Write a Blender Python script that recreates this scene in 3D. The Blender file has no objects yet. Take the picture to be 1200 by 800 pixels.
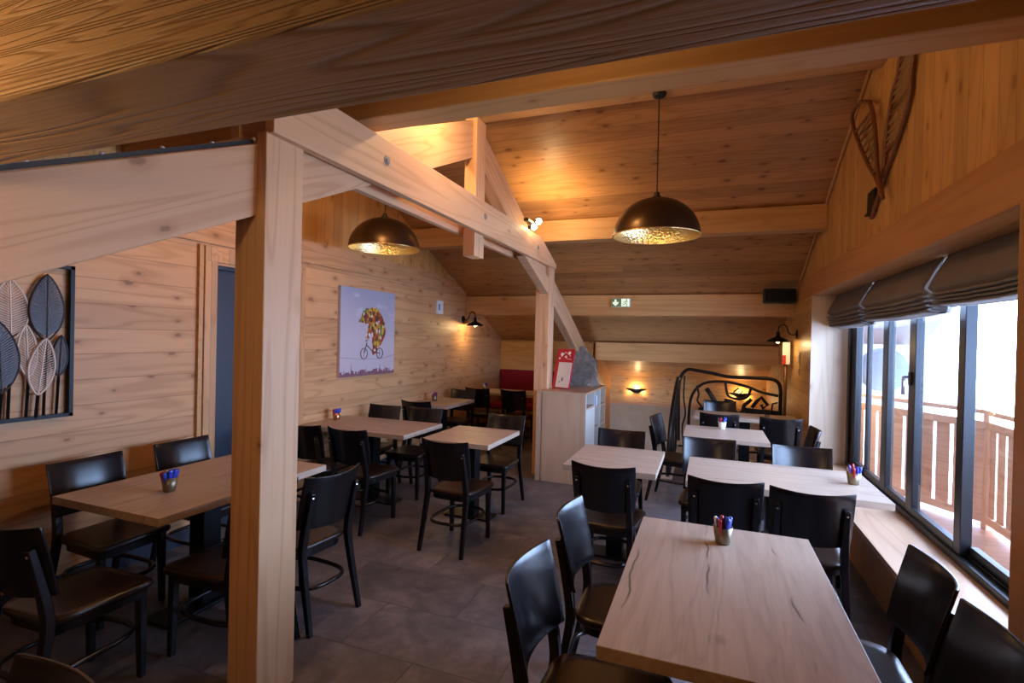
import bpy, bmesh, math, random
from mathutils import Vector, Matrix
random.seed(7)
S = bpy.context.scene
C = S.collection
PI = math.pi
V = Vector

# ------------------------------------------------------------------ helpers
def tag(o, label=None, cat=None, group=None, kind=None):
    if label: o['label'] = label
    if cat: o['category'] = cat
    if group: o['group'] = group
    if kind: o['kind'] = kind
    return o

def thing(name, label, cat, loc=(0, 0, 0), rz=0.0, group=None, kind=None):
    o = bpy.data.objects.new(name, None)
    o.empty_display_size = .1
    C.objects.link(o)
    o.location = loc
    o.rotation_euler = (0, 0, rz)
    return tag(o, label, cat, group, kind)

def obj(name, bm, mat, parent=None, smooth=False, loc=None, bevel=0, segs=2, weld=False):
    bmesh.ops.recalc_face_normals(bm, faces=bm.faces[:])
    me = bpy.data.meshes.new(name)
    bm.to_mesh(me)
    bm.free()
    for m in (mat if isinstance(mat, (list, tuple)) else [mat]):
        me.materials.append(m)
    if smooth:
        for p in me.polygons: p.use_smooth = True
    o = bpy.data.objects.new(name, me)
    C.objects.link(o)
    if parent: o.parent = parent
    if loc: o.location = loc
    if bevel:
        b = o.modifiers.new('bevel', 'BEVEL')
        b.width = bevel; b.segments = segs; b.limit_method = 'ANGLE'; b.angle_limit = math.radians(40)
    return o

def box(bm, x0, x1, y0, y1, z0, z1, mi=0):
    r = bmesh.ops.create_cube(bm, size=1)
    vs = r['verts']
    for v in vs:
        v.co = V(((x0 + x1) / 2 + v.co.x * (x1 - x0), (y0 + y1) / 2 + v.co.y * (y1 - y0), (z0 + z1) / 2 + v.co.z * (z1 - z0)))
    if mi:
        for f in {f for v in vs for f in v.link_faces}: f.material_index = mi
    return vs

def B(*a):
    bm = bmesh.new()
    for q in a: box(bm, *q)
    return bm

def prism(bm, poly, d0, d1, fr=None, mi=0):
    """polygon in local XY extruded along Z from d0 to d1; fr maps (x,y,z)->Vector"""
    f = fr or (lambda x, y, z: V((x, y, z)))
    a = [bm.verts.new(f(x, y, d0)) for x, y in poly]
    b = [bm.verts.new(f(x, y, d1)) for x, y in poly]
    n = len(poly)
    fs = [bm.faces.new(a[::-1]), bm.faces.new(b)]
    for i in range(n):
        fs.append(bm.faces.new((a[i], a[(i + 1) % n], b[(i + 1) % n], b[i])))
    for q in fs: q.material_index = mi
    return fs

def frame_mat(origin, xd, yd):
    x = V(xd).normalized(); y = V(yd); y = (y - x * y.dot(x)).normalized(); z = x.cross(y)
    m = Matrix((x, y, z)).transposed().to_4x4()
    m.translation = V(origin)
    return m

def plank(name, polys, thick, mat, origin, xd, yd, parent=None, bevel=0):
    """polys in local (X = grain, Y = across), thickness from 0 to thick along local Z"""
    bm = bmesh.new()
    for p in polys: prism(bm, p, min(0, thick), max(0, thick))
    o = obj(name, bm, mat, parent, bevel=bevel)
    o.matrix_local = frame_mat(origin, xd, yd)
    return o

def rect(x0, x1, y0, y1): return [(x0, y0), (x1, y0), (x1, y1), (x0, y1)]

def beam(name, p0, p1, w, h, mat, up=(0, 0, 1), parent=None, bevel=.006):
    """square beam from p0 to p1 (centre line), h along 'up', w sideways; grain on local X"""
    p0, p1 = V(p0), V(p1)
    L = (p1 - p0).length
    return plank(name, [rect(0, L, -h / 2, h / 2)], w, mat, tuple(p0 - _side(p0, p1, up) * w / 2), p1 - p0, up, parent, bevel)

def _side(p0, p1, up):
    x = (p1 - p0).normalized(); y = V(up); y = (y - x * y.dot(x)).normalized()
    return x.cross(y)

def tube(bm, pts, r, n=8, closed=False, square=False, cap=True, flat=None):
    """swept tube along a polyline; r is a number or a list; flat=(a,b) gives an oblong section"""
    pts = [V(p) for p in pts]
    m = len(pts)
    rs = r if isinstance(r, (list, tuple)) else [r] * m
    rings = []
    up = None
    for i, p in enumerate(pts):
        if closed: t = (pts[(i + 1) % m] - pts[i - 1])
        else: t = pts[min(i + 1, m - 1)] - pts[max(i - 1, 0)]
        t.normalize()
        if up is None:
            up = V((0, 0, 1)) if abs(t.z) < .9 else V((0, 1, 0))
        a = (up - t * up.dot(t))
        if a.length < 1e-4: a = t.orthogonal()
        a.normalize(); up = a
        b = t.cross(a)
        ring = []
        for k in range(n):
            th = 2 * PI * (k + .5) / n
            ca, sa = math.cos(th), math.sin(th)
            if flat: ca *= flat[0]; sa *= flat[1]
            q = rs[i] * (1.4142 if square else 1)
            ring.append(bm.verts.new(p + (a * ca + b * sa) * q))
        rings.append(ring)
    for i in range(m if closed else m - 1):
        A, Bn = rings[i], rings[(i + 1) % m]
        for k in range(n):
            bm.faces.new((A[k], A[(k + 1) % n], Bn[(k + 1) % n], Bn[k]))
    if not closed and cap:
        bm.faces.new(rings[0][::-1]); bm.faces.new(rings[-1])

def lathe(bm, prof, n=24, c=(0, 0, 0), caps=(False, False)):
    rings = []
    for r, z in prof:
        rings.append([bm.verts.new((c[0] + r * math.cos(2 * PI * k / n), c[1] + r * math.sin(2 * PI * k / n), c[2] + z)) for k in range(n)])
    for i in range(len(rings) - 1):
        for k in range(n):
            bm.faces.new((rings[i][k], rings[i][(k + 1) % n], rings[i + 1][(k + 1) % n], rings[i + 1][k]))
    if caps[0]: bm.faces.new(rings[0][::-1])
    if caps[1]: bm.faces.new(rings[-1])

def arc(cx, cy, r, a0, a1, n, ry=None):
    ry = ry or r
    return [(cx + r * math.cos(math.radians(a0 + (a1 - a0) * i / n)), cy + ry * math.sin(math.radians(a0 + (a1 - a0) * i / n))) for i in range(n + 1)]

def smooth_path(pts, k=6, closed=False):
    """Catmull-Rom through points of any dimension"""
    out = []
    n = len(pts)
    rng = range(n if closed else n - 1)
    for i in rng:
        if closed: p = [pts[(i + j - 1) % n] for j in range(4)]
        else: p = [pts[max(i - 1, 0)], pts[i], pts[i + 1], pts[min(i + 2, n - 1)]]
        for s in range(k):
            t = s / k
            out.append(tuple(.5 * ((2 * b) + (-a + c) * t + (2 * a - 5 * b + 4 * c - d) * t * t + (-a + 3 * b - 3 * c + d) * t ** 3) for a, b, c, d in zip(*p)))
    if not closed: out.append(tuple(pts[-1]))
    return out

def copy_tree(o, parent=None):
    c = o.copy(); C.objects.link(c)
    if parent: c.parent = parent
    for ch in list(o.children): copy_tree(ch, c)
    return c

# ------------------------------------------------------------------ materials
class NT:
    def __init__(s, name):
        s.m = bpy.data.materials.new(name); s.m.use_nodes = True
        s.t = s.m.node_tree; s.n = s.t.nodes
        s.b = s.n['Principled BSDF']; s.out = s.n['Material Output']
    def node(s, ty, **kw):
        q = s.n.new(ty)
        for k, v in kw.items(): setattr(q, k, v)
        return q
    def put(s, sock, v):
        if isinstance(v, bpy.types.NodeSocket): s.t.links.new(v, sock)
        else: sock.default_value = v
    def math(s, op, a, b=0.0, c=0.0, clamp=False):
        q = s.node('ShaderNodeMath', operation=op, use_clamp=clamp)
        s.put(q.inputs[0], a); s.put(q.inputs[1], b); s.put(q.inputs[2], c)
        return q.outputs[0]
    def mix(s, f, a, b, mode='MIX'):
        q = s.node('ShaderNodeMix', data_type='RGBA', blend_type=mode)
        s.put(q.inputs[0], f); s.put(q.inputs[6], a); s.put(q.inputs[7], b)
        return q.outputs[2]
    def comb(s, x, y, z):
        q = s.node('ShaderNodeCombineXYZ')
        s.put(q.inputs[0], x); s.put(q.inputs[1], y); s.put(q.inputs[2], z)
        return q.outputs[0]
    def sep(s, v):
        q = s.node('ShaderNodeSeparateXYZ'); s.put(q.inputs[0], v); return q.outputs
    def noise(s, vec, scale=1.0, detail=3, rough=.5, dist=0.0):
        q = s.node('ShaderNodeTexNoise'); s.put(q.inputs['Vector'], vec)
        q.inputs['Scale'].default_value = scale; q.inputs['Detail'].default_value = detail
        q.inputs['Roughness'].default_value = rough; q.inputs['Distortion'].default_value = dist
        return q.outputs[0]
    def white(s, v):
        q = s.node('ShaderNodeTexWhiteNoise', noise_dimensions='3D'); s.put(q.inputs['Vector'], v); return q.outputs
    def ramp(s, f, stops):
        q = s.node('ShaderNodeValToRGB'); s.put(q.inputs[0], f)
        e = q.color_ramp.elements
        e[0].position, e[0].color = stops[0][0], (*stops[0][1], 1)
        e[1].position, e[1].color = stops[1][0], (*stops[1][1], 1)
        for p, c in stops[2:]:
            k = e.new(p); k.color = (*c, 1)
        return q.outputs[0]
    def smooth(s, v, a, b):
        q = s.node('ShaderNodeMapRange', interpolation_type='SMOOTHSTEP')
        s.put(q.inputs[0], v); q.inputs[1].default_value = a; q.inputs[2].default_value = b
        return q.outputs[0]
    def bump(s, h, strength=.3, dist=.002):
        q = s.node('ShaderNodeBump'); s.put(q.inputs['Height'], h)
        q.inputs['Strength'].default_value = strength; q.inputs['Distance'].default_value = dist
        s.t.links.new(q.outputs[0], s.b.inputs['Normal'])
    def set(s, **kw):
        for k, v in kw.items(): s.put(s.b.inputs[k.replace('_', ' ')], v)
        return s.m

def plain(name, col, rough=.5, metal=0.0, spec=.5, em=None, es=0.0, noise=0.0, nscale=40):
    t = NT(name)
    if noise:
        co = t.node('ShaderNodeTexCoord').outputs['Object']
        n = t.noise(co, nscale, 3)
        c = t.mix(t.math('MULTIPLY', n, noise), (*col, 1), (*[x * .35 for x in col], 1))
        t.set(Base_Color=c)
        t.bump(n, .15, .001)
    else: t.set(Base_Color=(*col, 1))
    t.set(Roughness=rough, Metallic=metal, Specular_IOR_Level=spec)
    if em: t.set(Emission_Color=(*em, 1), Emission_Strength=es)
    return t.m

def wood(name, light, dark, board=None, seg=3.5, knots=.5, rough=.5, spec=.35, tint=.25, grain=1.0, bumpy=.25, knotcol=(.13, .05, .02), groove=.35, ring=9.0, stretch=.55, ksize=1.0, zmul=5.0):
    """planed boards: grain on local X, boards side by side on local Y"""
    t = NT(name)
    tc = t.node('ShaderNodeTexCoord').outputs['Object']
    oi = t.node('ShaderNodeObjectInfo').outputs['Random']
    x, y, z = t.sep(tc)
    seed = t.math('MULTIPLY', oi, 31.7)
    if board:
        yb = t.math('DIVIDE', y, board)
        idx = t.math('FLOOR', yb)
        fr = t.math('FRACT', yb)
        r1 = t.white(t.comb(idx, seed, 0.0))[0]
        xs = t.math('ADD', t.math('DIVIDE', x, seg), t.math('MULTIPLY', r1, 5.3))
        sidx = t.math('FLOOR', xs)
        rnd = t.white(t.comb(idx, sidx, seed))[0]
    else:
        rnd = t.white(t.comb(seed, 1.0, 2.0))[0]
    off = t.math('ADD', t.math('MULTIPLY', rnd, 47.0), seed)
    # growth rings: noise drawn out along the grain, folded into bands
    gv = t.comb(t.math('MULTIPLY', x, stretch), t.math('ADD', t.math('MULTIPLY', y, 5.0), off), t.math('MULTIPLY', z, zmul))
    n1 = t.noise(gv, 1.0, 2, .45, .25)
    ringv = t.math('ABSOLUTE', t.math('SINE', t.math('MULTIPLY', n1, ring * PI)))
    fine = t.noise(t.comb(t.math('MULTIPLY', x, 3.0), t.math('ADD', t.math('MULTIPLY', y, 110.0), off), t.math('MULTIPLY', z, 110.0)), 1.0, 2, .6)
    f = t.math('ADD', t.math('MULTIPLY', t.smooth(ringv, 0.0, .8), .55 * grain), t.math('MULTIPLY', fine, .45 * grain))
    col = t.mix(t.math('SUBTRACT', 1.0, f, clamp=True), (*light, 1), (*dark, 1))
    # patchy warmth
    pn = t.noise(t.comb(t.math('MULTIPLY', x, .8), t.math('ADD', t.math('MULTIPLY', y, 2.5), off), z), 1.0, 2)
    col = t.mix(t.math('MULTIPLY', pn, .35), col, (light[0] * .8, light[1] * .62, light[2] * .5, 1), 'MIX')
    tn = t.math('ADD', 1.0 - tint / 2, t.math('MULTIPLY', rnd, tint))
    col = t.mix(1.0, col, t.comb(tn, tn, tn), 'MULTIPLY')
    h = f
    if knots:
        kv = t.comb(t.math('ADD', t.math('MULTIPLY', x, 3.4), off), t.math('MULTIPLY', y, 6.5), t.math('MULTIPLY', z, 6.5))
        vo = t.node('ShaderNodeTexVoronoi', voronoi_dimensions='2D' if board else '3D'); t.put(vo.inputs['Vector'], kv); vo.inputs['Scale'].default_value = 1.0
        wob = t.noise(tc, 60, 2)
        d = t.math('ADD', vo.outputs['Distance'], t.math('MULTIPLY', t.math('SUBTRACT', wob, .5), .06))
        rs = t.sep(vo.outputs['Color'])
        on = t.math('LESS_THAN', rs[0], knots)
        size = t.math('ADD', .5, t.math('MULTIPLY', rs[1], .9)) if board else t.math('ADD', .6 * ksize, t.math('MULTIPLY', rs[1], .6 * ksize))
        d = t.math('DIVIDE', d, size)
        halo = t.math('MULTIPLY', t.math('SUBTRACT', 1.0, t.smooth(d, .08, .32)), on)
        core = t.math('MULTIPLY', t.math('SUBTRACT', 1.0, t.smooth(d, .05, .12)), on)
        col = t.mix(t.math('MULTIPLY', halo, .35), col, (dark[0] * .75, dark[1] * .62, dark[2] * .5, 1))
        col = t.mix(t.math('MULTIPLY', core, .62), col, (*knotcol, 1))
    if board:
        dd = t.math('ABSOLUTE', t.math('SUBTRACT', fr, .5))
        g = t.smooth(dd, .5 - .006 / board * .7, .5 - .001 / board)
        sf = t.math('ABSOLUTE', t.math('SUBTRACT', t.math('FRACT', xs), .5))
        g2 = t.smooth(sf, .5 - .002 / seg, .5)
        g = t.math('MAXIMUM', g, g2)
        col = t.mix(t.math('MULTIPLY', g, groove * 2), col, (dark[0] * .25, dark[1] * .2, dark[2] * .15, 1))
        h = t.math('SUBTRACT', t.math('MULTIPLY', f, .15), t.math('MULTIPLY', g, 2.0))
    t.bump(h, bumpy, .003)
    t.set(Base_Color=col, Roughness=rough, Specular_IOR_Level=spec)
    return t.m

M = {}
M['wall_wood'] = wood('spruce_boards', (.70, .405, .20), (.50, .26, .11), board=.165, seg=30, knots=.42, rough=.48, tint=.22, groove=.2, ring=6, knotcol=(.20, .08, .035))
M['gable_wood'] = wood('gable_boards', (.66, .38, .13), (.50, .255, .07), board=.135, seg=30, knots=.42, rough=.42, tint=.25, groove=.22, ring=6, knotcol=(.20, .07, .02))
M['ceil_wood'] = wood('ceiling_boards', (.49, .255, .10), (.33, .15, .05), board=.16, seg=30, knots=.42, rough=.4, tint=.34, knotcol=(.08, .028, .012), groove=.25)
M['beam'] = wood('planed_timber', (.80, .50, .29), (.58, .32, .16), knots=.35, rough=.5, tint=.08, grain=.9, ring=9, stretch=.3, knotcol=(.22, .09, .045))
M['purlin'] = wood('purlin_timber', (.66, .39, .17), (.51, .27, .095), knots=.45, rough=.45, tint=.12, ring=7, stretch=.3, knotcol=(.2, .08, .03))
M['lintel'] = wood('lintel_timber', (.56, .285, .11), (.43, .195, .07), knots=.25, rough=.45, tint=.1, ring=6, stretch=.3)
M['pale'] = wood('pale_spruce', (.80, .66, .50), (.68, .50, .34), knots=.4, rough=.5, tint=.1, ring=6, stretch=.3)
M['sill'] = wood('sill_larch', (.64, .42, .28), (.48, .28, .16), knots=.3, rough=.35, tint=.1, ring=6, stretch=.3)
M['old_beam'] = wood('rough_sawn_beam', (.62, .41, .24), (.30, .175, .09), knots=.12, rough=.6, tint=.05, ring=30, bumpy=1.0, grain=1.0, stretch=.45, zmul=17.0)
M['cabinet'] = wood('beech_laminate', (.56, .40, .28), (.48, .33, .22), knots=0, rough=.4, tint=.05, ring=5)
M['deck'] = wood('deck_boards', (.50, .27, .18), (.36, .18, .11), board=.12, seg=4, knots=.2, rough=.5)
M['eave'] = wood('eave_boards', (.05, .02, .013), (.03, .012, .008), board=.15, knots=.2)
M['rail_wood'] = wood('railing_boards', (.80, .58, .45), (.62, .40, .30), knots=.3, rough=.6)
M['stair_wood'] = wood('stair_boards', (.16, .075, .035), (.10, .045, .02), knots=.2, rough=.5)

def oak(name, light, dark, cracks=True):
    t = NT(name)
    tc = t.node('ShaderNodeTexCoord').outputs['Object']
    oi = t.node('ShaderNodeObjectInfo').outputs['Random']
    x, y, z = t.sep(tc)
    off = t.math('MULTIPLY', oi, 23.0)
    gv = t.comb(t.math('MULTIPLY', x, .7), t.math('ADD', t.math('MULTIPLY', y, 6.0), off), t.math('MULTIPLY', z, 6.0))
    n1 = t.noise(gv, 1.0, 3, .5, .5)
    ring = t.math('ABSOLUTE', t.math('SINE', t.math('MULTIPLY', n1, 24.0)))
    fine = t.noise(t.comb(t.math('MULTIPLY', x, 6.0), t.math('ADD', t.math('MULTIPLY', y, 160.0), off), t.math('MULTIPLY', z, 160.0)), 1.0, 2, .6)
    f = t.math('ADD', t.math('MULTIPLY', ring, .35), t.math('MULTIPLY', fine, .65))
    col = t.mix(f, (*dark, 1), (*light, 1))
    big = t.noise(t.comb(t.math('MULTIPLY', x, 1.2), t.math('ADD', t.math('MULTIPLY', y, 4.0), off), z), 1.0, 2)
    col = t.mix(t.math('MULTIPLY', big, .4), col, (dark[0] * .9, dark[1] * .82, dark[2] * .75, 1))
    if cracks:
        wv = t.math('ADD', t.math('ADD', t.math('MULTIPLY', y, 1.0), off), t.math('MULTIPLY', t.noise(t.comb(t.math('MULTIPLY', x, 3.0), off, 0.0), 1.0, 2, .5), .10))
        cr = t.math('ABSOLUTE', t.math('SUBTRACT', t.math('FRACT', t.math('MULTIPLY', wv, 3.6)), .5))
        cm = t.math('SUBTRACT', 1.0, t.smooth(cr, .006, .022))
        gate = t.smooth(t.noise(t.comb(t.math('MULTIPLY', x, 2.2), t.math('ADD', t.math('MULTIPLY', y, 3.0), off), 3.0), 1.0, 2), .48, .56)
        cm = t.math('MULTIPLY', cm, gate)
        col = t.mix(t.math('MULTIPLY', cm, .8), col, (.07, .045, .03, 1))
        kv = t.comb(t.math('ADD', t.math('MULTIPLY', x, 3.0), off), t.math('MULTIPLY', y, 5.0), z)
        vo = t.node('ShaderNodeTexVoronoi'); t.put(vo.inputs['Vector'], kv); vo.inputs['Scale'].default_value = 1.0
        kn = t.math('MULTIPLY', t.math('SUBTRACT', 1.0, t.smooth(vo.outputs['Distance'], .03, .14)), t.math('LESS_THAN', t.sep(vo.outputs['Color'])[0], .3))
        col = t.mix(t.math('MULTIPLY', kn, .35), col, (.12, .08, .05, 1))
    t.bump(f, .12, .001)
    t.set(Base_Color=col, Roughness=.42, Specular_IOR_Level=.4)
    return t.m
M['oak'] = oak('grey_oak_top', (.60, .455, .35), (.36, .25, .18))
M['oak_edge'] = oak('grey_oak_edge', (.60, .50, .42), (.48, .38, .30), False)

def chair_mat(name, c, rough=.33):
    t = NT(name)
    tc = t.node('ShaderNodeTexCoord').outputs['Object']
    x, y, z = t.sep(tc)
    n = t.noise(t.comb(t.math('MULTIPLY', x, 3.0), t.math('MULTIPLY', y, 90.0), t.math('MULTIPLY', z, 90.0)), 1.0, 2)
    t.set(Base_Color=t.mix(n, (*c, 1), (*[q * .5 for q in c], 1)), Roughness=rough, Specular_IOR_Level=.5)
    t.bump(n, .08, .001)
    return t.m
M['wenge'] = chair_mat('wenge_stain', (.011, .008, .009), .24)
M['wenge_seat'] = chair_mat('wenge_seat', (.028, .014, .008), .3)
M['black_metal'] = plain('black_metal', (.012, .012, .014), .42, .6, noise=.3)
M['iron'] = plain('forged_iron', (.035, .03, .027), .38, .8, noise=.5, nscale=25)
M['anthracite'] = plain('anthracite_aluminium', (.02, .023, .028), .35, .5)
M['steel'] = plain('steel', (.62, .62, .64), .28, 1.0)
M['zinc'] = plain('zinc_bolt', (.5, .52, .55), .4, .9)
M['brass'] = plain('hammered_brass', (.72, .48, .18), .3, 1.0, noise=.35, nscale=60)
M['white'] = plain('white_plastic', (.9, .9, .88), .4)
M['blue_print'] = plain('blue_print', (.05, .15, .5), .5)
M['rubber'] = plain('black_plastic', (.012, .012, .012), .5)
M['door'] = plain('blue_grey_door', (.036, .048, .075), .4, noise=.2, nscale=8)
M['plug'] = plain('wood_dowel', (.25, .12, .06), .6)

def slate():
    t = NT('slate_tiles')
    tc = t.node('ShaderNodeTexCoord').outputs['Object']
    br = t.node('ShaderNodeTexBrick'); br.offset = .5
    t.put(br.inputs['Vector'], tc)
    br.inputs['Scale'].default_value = 1.0
    br.inputs['Brick Width'].default_value = .9; br.inputs['Row Height'].default_value = .45
    br.inputs['Mortar Size'].default_value = .004; br.inputs['Mortar Smooth'].default_value = .3
    br.inputs['Color1'].default_value = (0, 0, 0, 1); br.inputs['Color2'].default_value = (1, 1, 1, 1)
    x, y, z = t.sep(tc)
    tile = t.sep(br.outputs['Color'])[0]
    off = t.math('MULTIPLY', tile, 9.0)
    v = t.comb(t.math('ADD', x, off), y, off)
    n1 = t.noise(v, 3.2, 6, .62, .8)
    n2 = t.noise(v, 16, 4, .6)
    f = t.math('ADD', t.math('MULTIPLY', n1, .7), t.math('MULTIPLY', n2, .3))
    col = t.ramp(f, [(.3, (.065, .057, .062)), (.72, (.24, .20, .195)), (.5, (.125, .108, .112))])
    tn = t.math('ADD', .82, t.math('MULTIPLY', tile, .36))
    col = t.mix(1.0, col, t.comb(tn, tn, tn), 'MULTIPLY')
    col = t.mix(br.outputs['Fac'], col, (.08, .072, .072, 1))
    t.bump(t.math('SUBTRACT', f, br.outputs['Fac']), .35, .004)
    t.set(Base_Color=col, Roughness=t.math('ADD', .36, t.math('MULTIPLY', n2, .22)), Specular_IOR_Level=.4)
    return t.m
M['slate'] = slate()

def fabric(name, c, c2, scale=260, rough=.9):
    t = NT(name)
    tc = t.node('ShaderNodeTexCoord').outputs['Object']
    n = t.noise(tc, scale, 2); b = t.noise(tc, 6, 3)
    t.set(Base_Color=t.mix(t.math('ADD', t.math('MULTIPLY', n, .7), t.math('MULTIPLY', b, .3)), (*c, 1), (*c2, 1)), Roughness=rough, Specular_IOR_Level=.15)
    t.bump(n, .3, .001)
    return t.m
M['blind'] = fabric('linen_blind', (.46, .415, .39), (.30, .265, .25))
M['lining'] = fabric('white_lining', (.8, .8, .8), (.7, .7, .7))
M['red_fabric'] = fabric('red_upholstery', (.30, .018, .03), (.18, .01, .018))
def plaster():
    t = NT('beige_plaster')
    tc = t.node('ShaderNodeTexCoord').outputs['Object']
    n = t.noise(tc, 2.6, 5, .6, .6)
    t.set(Base_Color=t.mix(n, (.52, .37, .24, 1), (.32, .22, .135, 1)), Roughness=.8)
    t.bump(n, .8, .05)
    return t.m
M['plaster'] = plaster()
def rock():
    t = NT('grey_stone')
    tc = t.node('ShaderNodeTexCoord').outputs['Object']
    n = t.noise(tc, 9, 7, .65, .5); w = t.noise(tc, 4, 3, .5, 2.0)
    c = t.ramp(n, [(.3, (.075, .07, .062)), (.7, (.25, .235, .21)), (.5, (.155, .145, .13))])
    c = t.mix(t.smooth(w, .66, .72), c, (.45, .45, .44, 1))
    t.set(Base_Color=c, Roughness=.75); t.bump(n, .6, .01)
    return t.m
M['rock'] = rock()

def glass(name, tint=(1, 1, 1), rough=0.0):
    m = bpy.data.materials.new(name); m.use_nodes = True
    nt = m.node_tree; nt.nodes.clear()
    o = nt.nodes.new('ShaderNodeOutputMaterial'); mx = nt.nodes.new('ShaderNodeMixShader')
    tr = nt.nodes.new('ShaderNodeBsdfTransparent'); gl = nt.nodes.new('ShaderNodeBsdfGlossy'); fr = nt.nodes.new('ShaderNodeFresnel')
    tr.inputs[0].default_value = (*tint, 1); gl.inputs['Roughness'].default_value = rough; fr.inputs[0].default_value = 1.45
    ge = nt.nodes.new('ShaderNodeNewGeometry'); su = nt.nodes.new('ShaderNodeMath'); su.operation = 'SUBTRACT'; su.inputs[0].default_value = 1.0
    mu = nt.nodes.new('ShaderNodeMath'); mu.operation = 'MULTIPLY'
    nt.links.new(ge.outputs['Backfacing'], su.inputs[1]); nt.links.new(su.outputs[0], mu.inputs[0]); nt.links.new(fr.outputs[0], mu.inputs[1])
    nt.links.new(mu.outputs[0], mx.inputs[0]); nt.links.new(tr.outputs[0], mx.inputs[1]); nt.links.new(gl.outputs[0], mx.inputs[2])
    nt.links.new(mx.outputs[0], o.inputs[0])
    return m
M['glass'] = glass('window_glass', (.97, .98, 1))
M['tumbler'] = glass('tumbler_glass', (.85, .86, .86), .02)

# ------------------------------------------------------------------ room geometry constants
XL, XR = -3.75, 1.07           # inner faces of the side walls
YR, ZR = 4.2, 3.88             # ridge of the ceiling
SL = .44                       # roof slope
def zc(y): return ZR - SL * abs(y - YR)
YN, YF = -2.6, 10.95           # near and far knee walls
ang = math.atan(SL); ca, sa = math.cos(ang), math.sin(ang)

def struct(o, label=None, cat=None): return tag(o, label, cat, kind='structure')

# floor, with the stairwell cut out
bm = B((-3.9, 1.45, YN, 6.45, -.2, 0), (-3.9, -1.27, 6.45, 6.98, -.2, 0), (-3.9, -1.9, 6.98, 9.5, -.2, 0), (-.36, 1.45, 6.45, 8.05, -.2, 0))
struct(obj('floor', bm, M['slate']), 'dark grey slate tiled floor', 'floor')

# ceiling: two sloped boarded planes, far one runs on outside as the roof overhang
L1 = (YF + .15 - YR) / ca
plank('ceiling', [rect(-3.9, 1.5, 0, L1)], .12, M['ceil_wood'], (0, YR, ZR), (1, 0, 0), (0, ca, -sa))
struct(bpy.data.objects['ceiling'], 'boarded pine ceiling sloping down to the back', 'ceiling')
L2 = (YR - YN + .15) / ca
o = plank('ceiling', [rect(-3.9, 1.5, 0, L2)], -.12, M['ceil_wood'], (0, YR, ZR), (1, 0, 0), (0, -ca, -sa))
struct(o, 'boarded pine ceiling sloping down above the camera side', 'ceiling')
o = plank('roof_overhang', [rect(1.5, 2.95, 0, 5.05 / ca)], .12, M['eave'], (0, YR, ZR + .02), (1, 0, 0), (0, ca, -sa))
struct(o, 'brown roof overhang outside beyond the window', 'roof')
o = plank('roof_overhang', [rect(1.5, 2.95, 0, 5.05 / ca)], -.12, M['eave'], (0, YR, ZR + .02), (1, 0, 0), (0, -ca, -sa))
struct(o, 'brown roof overhang on the near slope outside', 'roof')

# left wall: horizontal boards with a door opening; local X = world y, local Y = world z
D0, D1, DZ = 3.06, 3.93, 2.19
zl = 2.35
wl = [rect(YN, D0, 0, zl), rect(D1, 9.5, 0, zl), rect(D0, D1, DZ, zl)]
# trim by ceiling
def clip(p0, p1):
    return p0
yk0 = YR - (ZR - zl) / SL; yk1 = YR + (ZR - zl) / SL
wl = [[(YN, 0), (D0, 0), (D0, zl), (yk0, zl), (YN, zc(YN))], [(D1, 0), (9.5, 0), (9.5, zc(9.5)), (yk1, zl), (D1, zl)], rect(D0, D1, DZ, zl)]
struct(plank('wall_left', wl, -.15, M['wall_wood'], (XL, 0, 0), (0, 1, 0), (0, 0, 1)), 'left wall of horizontal knotty pine boards', 'wall')
bpy.data.objects['wall_left'].matrix_world = Matrix(((0, 0, 1, XL), (1, 0, 0, 0), (0, 1, 0, 0), (0, 0, 0, 1)))
# gable above: vertical boards, local X = world z, local Y = world y
gp = [(zl, yk0), (ZR, YR), (zl, yk1)]
o = plank('wall_left_gable', [gp], .15, M['gable_wood'], (XL, 0, 0), (0, 0, 1), (0, 1, 0))
struct(o, 'vertical pine boards of the left gable above the trim board', 'wall')
# trim board between the two
ya, yb_ = YR - (ZR - 2.57) / SL, YR + (ZR - 2.57) / SL
o = plank('trim_1', [[(yk0, 2.35), (yk1, 2.35), (yb_, 2.57), (ya, 2.57)]], .025, M['wall_wood'], (XL, 0, 0), (0, 1, 0), (0, 0, 1))
struct(o, 'wide horizontal trim board under the left gable', 'trim')
# baseboards
struct(obj('baseboard_left', B((XL, XL + .015, YN, 2.93, 0, .11), (XL, XL + .015, 4.05, 9.35, 0, .11)), M['door']), 'blue grey baseboard along the left wall', 'baseboard')

# door with casing
d = thing('door_1', 'blue grey door in the left wall behind the near post', 'door', (XL, (D0 + D1) / 2, 0), kind='structure')
w = (D1 - D0) / 2
obj('door_leaf', B((-.10, -.06, -w + .03, w - .03, .005, DZ - .03)), M['door'], d, bevel=.004)
bm = B((-.14, -.02, -w, -w + .03, 0, DZ), (-.14, -.02, w - .03, w, 0, DZ), (-.14, -.02, -w, w, DZ - .03, DZ))
obj('door_frame', bm, M['door'], d)
for s in (-1, 1):
    o = beam('casing', (.012, s * (w + .055), 0), (.012, s * (w + .055), DZ + .02), .024, .11, M['wall_wood'], (0, 1, 0), d, .003)
o = obj('casing', B((0, .022, -w - .11, w + .11, DZ + .02, DZ + .14)), M['wall_wood'], d, bevel=.003)
obj('door_closer', B((-.06, -.02, -.15, .12, DZ - .12, DZ - .06)), M['rubber'], d, bevel=.004)
bm = bmesh.new(); tube(bm, [(-.06, w - .1, 1.02), (-.01, w - .1, 1.02), (-.01, w - .23, 1.02)], .009)
obj('door_handle', bm, M['steel'], d, smooth=True)
o = obj('trim_2', B((XL, XL + .03, D0 - .165, D0 - .13, 0, 2.33)), M['purlin']); struct(o, 'narrow dark wooden strip beside the door casing', 'trim')

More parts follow.
